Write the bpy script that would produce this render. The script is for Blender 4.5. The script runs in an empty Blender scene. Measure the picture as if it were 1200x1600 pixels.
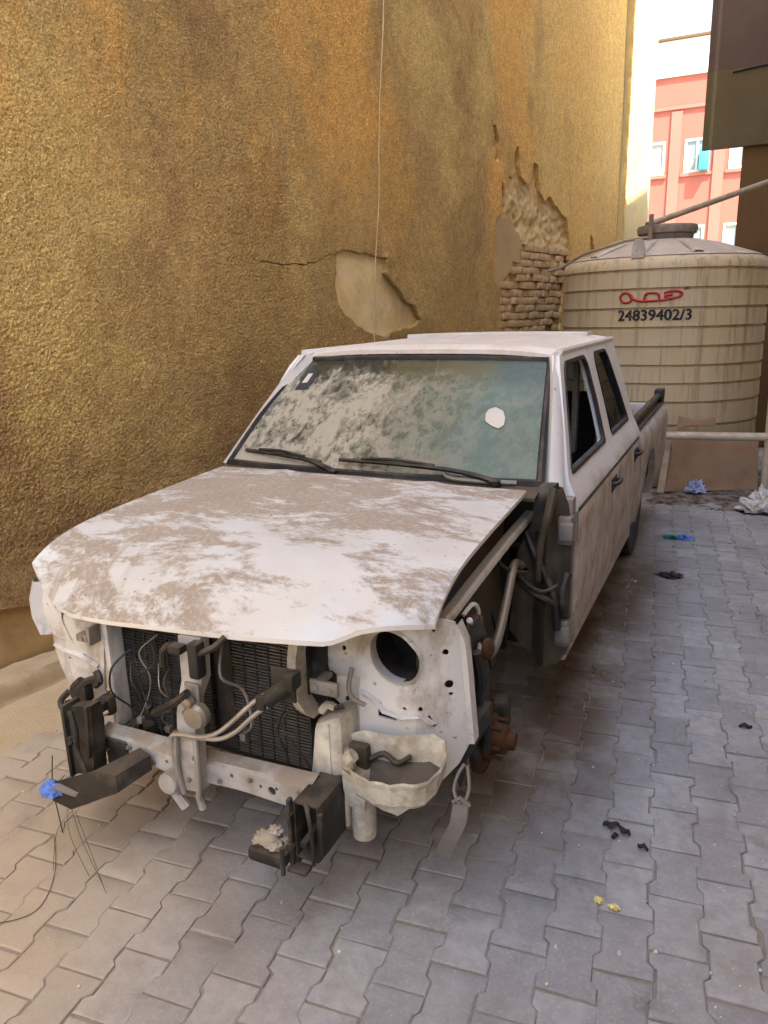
import bpy, bmesh, math, random
import numpy as np
from mathutils import Vector, Matrix, noise, geometry
random.seed(7)
S = bpy.context.scene
C = S.collection
R = math.radians

# ------------------------------------------------------------------ camera, world, sun, exposure
CAM_P = Vector((1.364, -2.286, 1.693))
YAW, PITCH, ROLL, FPX = -0.445, 0.259, 0.027, 1174.0
cf = Vector((math.sin(YAW) * math.cos(PITCH), math.cos(YAW) * math.cos(PITCH), -math.sin(PITCH)))
cr = Vector((math.cos(YAW), -math.sin(YAW), 0))
cd = cf.cross(cr)
cr2 = cr * math.cos(ROLL) + cd * math.sin(ROLL)
cd2 = cd * math.cos(ROLL) - cr * math.sin(ROLL)
cam_d = bpy.data.cameras.new('camera')
cam = bpy.data.objects.new('camera', cam_d)
C.objects.link(cam)
cam_d.sensor_fit = 'VERTICAL'
cam_d.sensor_height = 32.0
cam_d.lens = 32.0 * FPX / 1600.0
cam_d.clip_end = 500
cam_d.clip_start = 0.05
mm = Matrix((cr2, -cd2, -cf)).transposed().to_4x4()
mm.translation = CAM_P
cam.matrix_world = mm
S.camera = cam

SUN_DIR = Vector((0.42, -0.31, 0.853)).normalized()          # towards the sun
W = bpy.data.worlds.new("World")
S.world = W
W.use_nodes = True
wn = W.node_tree.nodes
sky = wn.new('ShaderNodeTexSky')
sky.sky_type = 'NISHITA'
sky.sun_disc = False
sky.sun_elevation = math.asin(SUN_DIR.z)
sky.sun_rotation = math.atan2(SUN_DIR.x, SUN_DIR.y)
sky.air_density = 1.0
sky.dust_density = 2.5
sky.ozone_density = 1.0
wn['Background'].inputs['Strength'].default_value = 0.15
W.node_tree.links.new(sky.outputs[0], wn['Background'].inputs['Color'])
sun_d = bpy.data.lights.new('sun', 'SUN')
sun_d.energy = 4.0
sun_d.angle = R(0.5)
sun_d.color = (1.0, 0.95, 0.87)
sun = bpy.data.objects.new('sun', sun_d)
C.objects.link(sun)
sun.location = (0, 0, 30)
sun.rotation_euler = SUN_DIR.to_track_quat('Z', 'Y').to_euler()
S.view_settings.view_transform = 'Standard'
S.view_settings.look = 'None'
S.view_settings.exposure = 2.3
S.view_settings.gamma = 1.0
S.render.engine = 'CYCLES'
S.cycles.max_bounces = 8
S.cycles.diffuse_bounces = 5

# ------------------------------------------------------------------ materials
class N:
    """small node-graph helper"""
    def __init__(s, name):
        s.m = bpy.data.materials.new(name)
        s.m.use_nodes = True
        s.t = s.m.node_tree
        s.b = s.t.nodes['Principled BSDF']
        s.out = s.t.nodes['Material Output']
        s._pos = None
    def n(s, ty, **kw):
        x = s.t.nodes.new(ty)
        for k, v in kw.items():
            setattr(x, k, v)
        return x
    def l(s, a, b):
        s.t.links.new(a, b)
    @property
    def pos(s):
        if s._pos is None:
            s._pos = s.n('ShaderNodeNewGeometry').outputs['Position']
        return s._pos
    def scaled(s, sc, loc=(0, 0, 0), rot=(0, 0, 0), src=None):
        mp = s.n('ShaderNodeMapping')
        mp.inputs['Scale'].default_value = sc
        mp.inputs['Location'].default_value = loc
        mp.inputs['Rotation'].default_value = rot
        s.l(src or s.pos, mp.inputs['Vector'])
        return mp.outputs[0]
    def noise(s, scale, detail=5, rough=.6, vec=None, dist=0):
        x = s.n('ShaderNodeTexNoise')
        x.inputs['Scale'].default_value = scale
        x.inputs['Detail'].default_value = detail
        x.inputs['Roughness'].default_value = rough
        x.inputs['Distortion'].default_value = dist
        s.l(vec or s.pos, x.inputs['Vector'])
        return x.outputs['Fac']
    def voro(s, scale, vec=None, feature='F1', out='Distance'):
        x = s.n('ShaderNodeTexVoronoi', feature=feature)
        x.inputs['Scale'].default_value = scale
        s.l(vec or s.pos, x.inputs['Vector'])
        return x.outputs[out]
    def ramp(s, fac, a, b, va=0., vb=1.):
        x = s.n('ShaderNodeMapRange', clamp=True)
        x.inputs['From Min'].default_value = a
        x.inputs['From Max'].default_value = b
        x.inputs['To Min'].default_value = va
        x.inputs['To Max'].default_value = vb
        s.l(fac, x.inputs['Value'])
        return x.outputs[0]
    def math(s, op, a, b=None, clamp=False):
        x = s.n('ShaderNodeMath', operation=op, use_clamp=clamp)
        for i, v in enumerate((a, b)):
            if v is None: continue
            if isinstance(v, (int, float)): x.inputs[i].default_value = v
            else: s.l(v, x.inputs[i])
        return x.outputs[0]
    def mix(s, fac, a, b, mode='MIX'):
        x = s.n('ShaderNodeMix', data_type='RGBA', blend_type=mode)
        for i, v in ((0, fac), (6, a), (7, b)):
            if isinstance(v, (int, float)): x.inputs[i].default_value = v
            elif isinstance(v, tuple): x.inputs[i].default_value = (*v, 1)
            else: s.l(v, x.inputs[i])
        return x.outputs[2]
    def axis(s, i):
        x = s.n('ShaderNodeSeparateXYZ')
        s.l(s.pos, x.inputs[0])
        return x.outputs[i]
    def bump(s, h, strength=.5, dist=.01, nrm=None):
        x = s.n('ShaderNodeBump')
        x.inputs['Strength'].default_value = strength
        x.inputs['Distance'].default_value = dist
        s.l(h, x.inputs['Height'])
        if nrm: s.l(nrm, x.inputs['Normal'])
        return x.outputs[0]
    def done(s, col, rough=.6, metal=0., nrm=None, spec=None):
        for k, v in (('Base Color', col), ('Roughness', rough), ('Metallic', metal), ('Normal', nrm), ('Specular IOR Level', spec)):
            if v is None: continue
            i = s.b.inputs[k]
            if isinstance(v, tuple): i.default_value = (*v, 1)
            elif isinstance(v, (int, float)): i.default_value = v
            else: s.l(v, i)
        return s.m

def plain(name, col, rough=.6, metal=0., var=.25, vscale=9, dust=0., dustcol=(.30, .24, .17), bump=.15, bscale=60, spec=.4):
    g = N(name)
    f = g.noise(vscale, 6, .65)
    k = g.ramp(f, .3, .7, 1 - var, 1 + var)
    c = g.mix(1.0, col, k, 'MULTIPLY')
    if dust:
        d = g.noise(vscale * .6 + 3, 8, .7, g.scaled((1, 1, 1), (3, 1, 7)))
        up = g.n('ShaderNodeSeparateXYZ')
        g.l(g.n('ShaderNodeNewGeometry').outputs['Normal'], up.inputs[0])
        d2 = g.math('ADD', d, g.math('MULTIPLY', up.outputs[2], .16))
        c = g.mix(g.ramp(d2, .62 - dust * .35, .80 - dust * .3, 0, .92), c, dustcol)
    nr = g.bump(g.noise(bscale, 4, .6), bump, .004) if bump else None
    return g.done(c, rough, metal, nr, spec)

M = {}
M['black'] = plain('black_rubber', (.013, .0125, .012), .55, dust=.3, dustcol=(.08, .066, .05))
M['dark'] = plain('dark_greasy_metal', (.018, .017, .015), .6, dust=.3, dustcol=(.085, .068, .05))
M['seal'] = plain('black_seal', (.012, .012, .013), .6, dust=.2, dustcol=(.07, .06, .05))
M['grime'] = plain('grimy_inner_panel', (.045, .039, .027), .6, var=.45, vscale=6, dust=.4, dustcol=(.085, .062, .042), bump=.3)
M['engine'] = plain('engine_bay_black', (.012, .011, .010), .85, dust=.2, dustcol=(.05, .04, .03))
M['crossm'] = plain('grey_painted_beam', (.40, .40, .39), .5, var=.25, vscale=7, dust=.4, dustcol=(.24, .20, .15))
M['greymetal'] = plain('dirty_grey_metal', (.20, .20, .19), .45, .35, var=.3, dust=.45, dustcol=(.25, .21, .16))
M['lightmetal'] = plain('aluminium', (.36, .36, .345), .42, .5, var=.25, dust=.4, dustcol=(.33, .28, .21))
M['cream'] = plain('aged_cream_plastic', (.68, .66, .54), .45, var=.15, dust=.33, dustcol=(.42, .35, .24))
M['creamdirty'] = plain('stained_cream_plastic', (.52, .51, .44), .5, var=.3, vscale=11, dust=.55, dustcol=(.28, .235, .17), bump=.3, bscale=35)
M['rust'] = plain('rusty_iron', (.075, .032, .015), .85, .2, var=.5, vscale=25, dust=.2, dustcol=(.12, .06, .03), bump=.4)
M['paper'] = plain('white_paper', (.55, .54, .50), .8, var=.08)
M['sticker_dark'] = plain('dark_sticker', (.03, .035, .05), .5)
M['seat'] = plain('grey_seat_fabric', (.05, .048, .045), .95)
M['pvc'] = plain('yellowed_pvc', (.54, .48, .37), .45, var=.18, dust=.3, dustcol=(.36, .27, .17))
M['hose'] = plain('dusty_hose', (.26, .21, .15), .6, dust=.5, dustcol=(.4, .32, .22))
M['cable'] = plain('dusty_cable', (.45, .34, .18), .6)
M['wire'] = plain('black_wire', (.03, .03, .03), .5)
M['board'] = plain('brown_board', (.30, .19, .115), .75, var=.2, vscale=4, dust=.3, dustcol=(.3, .22, .15))
M['blue'] = plain('blue_plastic', (.10, .20, .55), .4, var=.4, vscale=20)
M['bluelight'] = plain('blue_and_white_plastic', (.38, .45, .66), .4, var=.5, vscale=22)
M['green'] = plain('green_plastic', (.01, .13, .11), .45, var=.3)
M['whitebag'] = plain('white_plastic_bag', (.66, .65, .62), .5, var=.15, dust=.25, dustcol=(.35, .29, .22))
M['yellow'] = plain('yellow_scrap', (.66, .55, .22), .7, var=.3, vscale=60)
M['leaf'] = plain('dark_dry_leaf', (.03, .022, .018), .8, var=.4, vscale=50)
M['soil'] = plain('dark_soil', (.032, .028, .024), .95, var=.5, vscale=14, dust=.2, dustcol=(.25, .21, .17), bump=.9, bscale=45)
M['chip'] = plain('pale_chips', (.55, .50, .42), .8, var=.6, vscale=3)
M['brick'] = plain('old_tan_brick', (.46, .31, .15), .92, var=.35, vscale=14, dust=.4, dustcol=(.46, .34, .19), bump=.7, bscale=70)
M['mortar'] = plain('crumbled_mortar', (.50, .35, .15), .95, var=.35, vscale=9, dust=.5, dustcol=(.62, .47, .24), bump=1., bscale=38)
M['undercoat'] = plain('smooth_undercoat', (.58, .43, .20), .9, var=.28, vscale=5, dust=.45, dustcol=(.66, .54, .33), bump=.6, bscale=32)
M['undercoat2'] = plain('smooth_grey_undercoat', (.40, .28, .13), .85, var=.14, vscale=3, bump=.25, bscale=25)
M['mud'] = plain('mud_plinth', (.38, .24, .10), .95, var=.25, vscale=5, dust=.3, dustcol=(.42, .31, .17), bump=.6, bscale=18)
M['kerb'] = plain('earthy_kerb', (.34, .25, .14), .95, var=.3, vscale=6, dust=.4, dustcol=(.40, .31, .19), bump=.9, bscale=30)
M['concrete'] = plain('brown_concrete', (.095, .068, .053), .9, var=.15, vscale=2, bump=.3, bscale=30)
M['concrete2'] = plain('olive_concrete', (.105, .083, .042), .9, var=.15, vscale=2, bump=.3, bscale=30)
M['concrete3'] = plain('pale_concrete', (.19, .17, .155), .9, var=.12, vscale=2, bump=.3, bscale=30)
M['brownwall'] = plain('brown_render', (.13, .075, .03), .9, var=.15, vscale=2, bump=.4, bscale=60)
M['added_render'] = plain('added_building_render', (.42, .38, .32), .9, var=.1, vscale=1.5, bump=.3, bscale=40)
M['red'] = plain('salmon_render', (.36, .115, .08), .9, var=.06, vscale=1)
M['redtrim'] = plain('salmon_moulding', (.40, .14, .10), .9, var=.05, vscale=1)
M['whitewall'] = plain('white_parapet', (.80, .76, .70), .85, var=.04, vscale=1)
M['winframe'] = plain('white_window_frame', (.62, .58, .46), .6, var=.05)
M['teal'] = plain('turquoise_cooler', (.06, .42, .55), .5, var=.1)
M['letters'] = plain('black_lettering', (.014, .014, .02), .6, var=.2, vscale=20, dust=.28, dustcol=(.22, .18, .12), bump=0)
M['logo'] = plain('red_lettering', (.40, .018, .02), .5, var=.2, vscale=30, bump=0)
M['logodark'] = plain('dark_red_lettering', (.16, .03, .03), .5, bump=0)  # small dark red mark beside the lettering
M['fin'] = plain('radiator_fins', (.10, .098, .094), .55, .4, var=.4, vscale=8, dust=.35, dustcol=(.17, .14, .11))
M['core'] = plain('radiator_core', (.022, .021, .020), .8, var=.5, vscale=12, dust=.3, dustcol=(.09, .08, .065))

def m_pane():
    g = N('window_pane')
    return g.done(g.mix(g.ramp(g.noise(.8, 2), .4, .6), (.20, .25, .24), (.34, .34, .28)), .35)
M['pane'] = m_pane()

def m_hood():
    g = N('dusty_white_paint')
    x, y = g.axis(0), g.axis(1)
    v = g.scaled((1.0, 2.2, 1.2), rot=(0, 0, R(-22)))
    a = g.noise(2.7, 10, .74, v, .3)
    b = g.noise(13, 9, .78, g.scaled((1, 1.6, 1), (4, 0, 2), (0, 0, R(-22))), .2)
    # mud runs down the nose on the right wing side, dust lies thick towards the windscreen
    bias = g.math('ADD', g.math('MULTIPLY', g.ramp(y, -.60, .10), .075), g.math('MULTIPLY', g.ramp(x, .45, -.35), .045))
    s = g.math('ADD', g.math('ADD', g.math('MULTIPLY', a, .72), g.math('MULTIPLY', b, .28)), bias)
    d = g.ramp(s, .530, .590)
    fine = g.noise(70, 5, .7)
    d = g.math('MULTIPLY', d, g.ramp(fine, .34, .52, .62, 1))
    streak = g.noise(14, 5, .6, g.scaled((1.3, .12, .12), rot=(0, 0, R(14))))
    run = g.math('MULTIPLY', g.ramp(streak, .52, .68), g.math('MULTIPLY', g.ramp(y, -.36, -.52), g.ramp(x, -.05, -.3)))
    d = g.math('MAXIMUM', d, g.math('MULTIPLY', run, .9))
    film = g.mix(g.ramp(g.noise(4, 6, .6), .32, .68, .0, .65), (.56, .59, .60), (.455, .445, .41))
    dustc = g.mix(g.noise(5, 6, .6), (.345, .285, .215), (.215, .17, .125))
    c = g.mix(g.math('MULTIPLY', d, .92), film, dustc)
    spk = g.voro(26, g.scaled((1, 1.5, 1)))
    spm = g.math('MULTIPLY', g.ramp(spk, .16, .10), g.ramp(g.noise(2.2, 3, .5, g.scaled((1, 1, 1), (1, 5, 9))), .53, .62))
    c = g.mix(g.math('MULTIPLY', spm, .8), c, (.20, .17, .14))
    rough = g.ramp(d, 0, 1, .30, .85)
    h = g.math('ADD', g.math('MULTIPLY', g.noise(2.5, 2), 1.0), g.math('MULTIPLY', d, .12))
    return g.done(c, rough, 0, g.bump(h, .25, .01), .45)
M['hood'] = m_hood()

def m_white(name, amt=.0, col=(.68, .68, .67), dustc=(.36, .29, .21)):
    g = N(name)
    a = g.noise(5, 9, .7, g.scaled((1, 1, .6)))
    d = g.ramp(a, .60 - amt, .75 - amt, 0, .85)
    c = g.mix(d, g.mix(g.noise(3, 4), (col[0] * .86, col[1] * .85, col[2] * .82), col), dustc)
    sp = g.math('MULTIPLY', g.ramp(g.noise(38, 4, .6), .66, .72), .7)
    c = g.mix(sp, c, (.09, .065, .05))
    return g.done(c, g.ramp(d, 0, 1, .35, .8), 0, g.bump(g.noise(7, 3), .12, .01), .45)
M['white'] = m_white('white_body_paint', .02)
M['whitedirty'] = m_white('grubby_white_metal', .085, (.62, .625, .61), (.25, .21, .16))
M['roof'] = m_white('dusty_roof_paint', .10, (.68, .67, .65), (.55, .47, .38))

def m_side():
    g = N('dusty_shaded_side_paint')
    z = g.axis(2)
    a = g.noise(2.3, 8, .65, g.scaled((1, .7, 1.1)))
    lim = g.math('ADD', z, g.math('MULTIPLY', g.math('SUBTRACT', a, .5), .35))
    d = g.ramp(lim, .99, .88)  # brown dust low on the sides, with some shade painted in
    d2 = g.math('MULTIPLY', d, g.ramp(g.noise(6, 9, .7), .25, .62, .25, 1))
    c = g.mix(d2, (.66, .66, .65), g.mix(g.noise(3, 5), (.24, .195, .145), (.34, .285, .22)))
    return g.done(c, g.ramp(d2, 0, 1, .32, .7), 0, None, .45)
M['side'] = m_side()

def m_windscreen():
    g = N('dusty_windscreen')
    x, z = g.axis(0), g.axis(2)
    tr = g.n('ShaderNodeBsdfTransparent'); tr.inputs[0].default_value = (.55, .72, .66, 1)
    gl = g.n('ShaderNodeBsdfGlossy'); gl.inputs['Roughness'].default_value = .12; gl.inputs['Color'].default_value = (.8, .85, .83, 1)
    fr = g.n('ShaderNodeFresnel'); fr.inputs[0].default_value = 1.45
    m1 = g.n('ShaderNodeMixShader'); g.l(fr.outputs[0], m1.inputs[0]); g.l(tr.outputs[0], m1.inputs[1]); g.l(gl.outputs[0], m1.inputs[2])
    left = g.ramp(x, .42, -.12, .18, 1.0)                       # the dust lies thickest away from the driver's side
    v = g.scaled((1.6, 1.1, 1.1), rot=(0, R(35), 0))
    a = g.noise(6.5, 9, .70, v, .6)
    b = g.noise(22, 8, .72, v, .3)
    s = g.math('ADD', g.math('MULTIPLY', a, .6), g.math('MULTIPLY', b, .4))
    top = g.ramp(z, 1.36, 1.47)
    thick = g.math('ADD', s, g.math('ADD', g.math('MULTIPLY', left, .06), g.math('MULTIPLY', top, -.12)))
    low = g.math('MULTIPLY', g.ramp(z, 1.15, 1.09), g.ramp(g.noise(4, 4, .5, g.scaled((1, 1, 1), (7, 2, 1))), .42, .55))
    low = g.math('MULTIPLY', low, g.ramp(x, .33, .27))
    clump = g.math('MAXIMUM', g.math('MULTIPLY', g.ramp(thick, .505, .575), g.ramp(left, 0, 1, .16, .92)), g.math('MULTIPLY', low, .9))
    bare = g.math('MULTIPLY', g.ramp(thick, .515, .465), left)
    film = g.math('MULTIPLY', g.ramp(top, 0, 1, .70, .38), g.math('SUBTRACT', 1.0, g.math('MULTIPLY', bare, .65)))
    film = g.math('MULTIPLY', film, g.ramp(g.noise(9, 6, .6), .3, .7, .82, 1.0))
    alpha = g.math('MAXIMUM', film, clump, True)
    fcol = g.mix(left, (.215, .30, .255), (.27, .275, .215))
    col = g.mix(clump, fcol, g.mix(b, (.30, .29, .23), (.46, .42, .335)))
    df = g.n('ShaderNodeBsdfDiffuse'); g.l(col, df.inputs[0])
    m2 = g.n('ShaderNodeMixShader'); g.l(alpha, m2.inputs[0]); g.l(m1.outputs[0], m2.inputs[1]); g.l(df.outputs[0], m2.inputs[2])
    g.l(m2.outputs[0], g.out.inputs['Surface'])
    return g.m
M['windscreen'] = m_windscreen()

def m_glass():
    g = N('tinted_side_glass')
    tr = g.n('ShaderNodeBsdfTransparent'); tr.inputs[0].default_value = (.20, .25, .25, 1)
    gl = g.n('ShaderNodeBsdfGlossy'); gl.inputs['Roughness'].default_value = .06
    fr = g.n('ShaderNodeFresnel'); fr.inputs[0].default_value = 1.35
    m1 = g.n('ShaderNodeMixShader'); g.l(g.math('MULTIPLY', fr.outputs[0], .25), m1.inputs[0]); g.l(tr.outputs[0], m1.inputs[1]); g.l(gl.outputs[0], m1.inputs[2])
    g.l(m1.outputs[0], g.out.inputs['Surface'])
    return g.m
M['glass'] = m_glass()
M['glassdark'] = plain('darkened_side_glass', (.05, .045, .035), .6, dust=.3, dustcol=(.10, .08, .06))  # opaque dark panes, added to darken the view through the cab

def m_plaster(name, base, dark, warm, pale):
    g = N(name)
    z, y = g.axis(2), g.axis(1)
    big = g.noise(.55, 4, .55, g.scaled((1, 1, .8), (3, 2, 1)))
    mid = g.noise(1.6, 6, .62, g.scaled((1, 1, .75), (0, 5, 0)))
    fine = g.noise(34, 6, .72)
    c = g.mix(g.ramp(mid, .35, .68), base, tuple(v * .80 for v in base))
    c = g.mix(g.ramp(g.math('ADD', big, g.math('MULTIPLY', g.math('SUBTRACT', g.noise(5, 6, .7), .5), .16)), .51, .59, 0, .62), c, pale)
    c = g.mix(g.ramp(g.noise(1.05, 6, .6, g.scaled((1, 1, .8), (11, 3, 6))), .56, .66, 0, .55), c, dark)
    # orange weathered areas high up, red-brown damp low down
    up = g.math('ADD', z, g.math('MULTIPLY', y, .10))
    w = g.math('MULTIPLY', g.ramp(up, 2.2, 3.2), g.ramp(g.noise(.9, 7, .66, g.scaled((1, 1, .5), (9, 1, 2))), .45, .55))
    c = g.mix(g.math('MULTIPLY', w, .85), c, warm)
    far = g.ramp(g.math('ADD', y, g.math('MULTIPLY', g.math('SUBTRACT', g.noise(1.2, 4), .5), 1.4)), 5.3, 7.0)  # far end's yellower paint, with bounced sunlight put into its colour
    c = g.mix(g.math('MULTIPLY', far, .8), c, (.76, .49, .17))
    lowm = g.math('ADD', z, g.math('MULTIPLY', g.math('SUBTRACT', g.noise(1.3, 5, .6, g.scaled((1, 1, 1.4), (2, 8, 4))), .5), 2.6))
    c = g.mix(g.ramp(lowm, 1.45, .70, 0, .8), c, dark)
    c = g.mix(g.ramp(fine, .34, .62, .30, 0), c, tuple(v * .6 for v in base))
    sandg = g.noise(88, 4, .75)
    c = g.mix(1.0, c, g.ramp(sandg, .34, .66, .52, 1.36), 'MULTIPLY')
    c = g.mix(1.0, c, g.ramp(g.noise(19, 6, .7, g.scaled((1, 1, .8), (1, 9, 4))), .34, .66, .84, 1.12), 'MULTIPLY')     # dark and pale sand grains
    g1 = g.noise(150, 3, .7)
    g2 = g.voro(130)
    soft = g.ramp(y, 4.6, 6.2, 1, .3)
    h = g.math('ADD', g1, g.math('MULTIPLY', g2, .35))
    bm_ = g.n('ShaderNodeBump'); bm_.inputs['Distance'].default_value = .010
    g.l(soft, bm_.inputs['Strength']); g.l(h, bm_.inputs['Height'])
    nr = g.bump(g.noise(7, 5, .6), .6, .03, bm_.outputs[0])
    return g.done(c, 1.0, 0, nr, 0.0)
M['plaster'] = m_plaster('ochre_stucco', (.53, .36, .15), (.27, .155, .085), (.76, .43, .13), (.74, .55, .21))
M['plaster2'] = plain('yellow_stucco', (.62, .49, .22), .9, var=.12, vscale=3, bump=.6, bscale=70)

def m_paver(name, rnd):
    g = N(name)
    if rnd == 'object':
        r = g.n('ShaderNodeObjectInfo').outputs['Random']
    else:
        r = g.n('ShaderNodeNewGeometry').outputs['Random Per Island']
    x, y = g.axis(0), g.axis(1)
    c = g.mix(r, (.265, .268, .275), (.40, .40, .40))
    c = g.mix(g.ramp(g.noise(18, 8, .7), .35, .68, 0, .6), c, (.19, .185, .18))
    c = g.mix(g.ramp(g.noise(5, 7, .72, g.scaled((1, 1, 1), (7, 3, 1))), .56, .68, 0, .55), c, (.15, .14, .125))
    c = g.mix(g.ramp(g.noise(90, 4, .6), .52, .70, 0, .5), c, (.40, .385, .37))
    sx = g.math('ADD', g.math('ADD', x, g.math('MULTIPLY', y, .45)), g.math('MULTIPLY', g.math('SUBTRACT', g.noise(1.6, 6, .6), .5), 1.1))
    sand = g.ramp(sx, .0, -1.0, 0, .8)
    c = g.mix(sand, c, (.42, .335, .22))
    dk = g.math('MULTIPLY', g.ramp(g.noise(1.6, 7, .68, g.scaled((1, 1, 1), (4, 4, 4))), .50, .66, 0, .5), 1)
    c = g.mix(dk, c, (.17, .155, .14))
    truck_shade = g.math('MULTIPLY', g.math('MULTIPLY', g.ramp(x, .45, .70), g.ramp(x, 1.22, .90)), g.math('MULTIPLY', g.ramp(y, -.6, .1), g.ramp(y, 3.8, 2.6)))  # truck's shadow on the paving, painted in as brown
    truck_shade = g.math('MULTIPLY', truck_shade, g.ramp(g.noise(2.6, 6, .65), .34, .54, .35, .9))
    c = g.mix(truck_shade, c, (.095, .062, .038))
    nr = g.bump(g.noise(140, 5, .65), .45, .003, g.bump(g.noise(22, 4, .6), .35, .006))
    return g.done(c, .85, 0, nr, .3)
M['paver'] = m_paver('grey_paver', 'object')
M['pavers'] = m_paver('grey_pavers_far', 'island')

def m_sand(name, a, b):
    g = N(name)
    c = g.mix(g.noise(12, 8, .7), a, b)
    c = g.mix(g.ramp(g.voro(120), .25, .1, 0, .6), c, (.45, .42, .36))
    return g.done(c, .95, 0, g.bump(g.noise(60, 6, .7), .8, .01), .2)
M['joint'] = m_sand('joint_sand', (.20, .17, .135), (.36, .31, .25))
M['ground'] = m_sand('bare_ground', (.34, .27, .18), (.44, .36, .25))
M['sand'] = m_sand('wind_blown_sand', (.40, .29, .16), (.50, .39, .24))

def m_tank():
    g = N('grimy_tank_plastic')
    z = g.axis(2)
    c = g.mix(g.noise(2.2, 6, .6), (.60, .49, .30), (.47, .37, .22))
    drip = g.noise(9, 4, .6, g.scaled((1.6, 1.6, .10)))
    c = g.mix(g.ramp(drip, .52, .68, 0, .75), c, (.31, .23, .13))
    drip2 = g.noise(21, 3, .6, g.scaled((1.5, 1.5, .06), (3, 3, 3)))
    c = g.mix(g.ramp(drip2, .56, .68, 0, .55), c, (.20, .15, .10))
    sm = g.noise(3, 7, .65, g.scaled((1, 1, .6), (5, 5, 5)))
    c = g.mix(g.ramp(sm, .50, .70, 0, .5), c, (.56, .48, .36))
    low = g.ramp(z, 1.0, .2, 0, .55)
    c = g.mix(g.math('MULTIPLY', low, g.ramp(g.noise(4, 5), .3, .6, .4, 1)), c, (.25, .185, .125))
    return g.done(c, .55, 0, g.bump(g.noise(9, 4), .12, .01), .4)
M['tank'] = m_tank()
M['tanktop'] = plain('grey_dusty_tank_dome', (.48, .44, .38), .6, var=.2, vscale=5, dust=.4, dustcol=(.40, .33, .26))
M['lid'] = plain('weathered_lid', (.20, .165, .13), .7, var=.3, dust=.4, dustcol=(.32, .26, .19))

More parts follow.
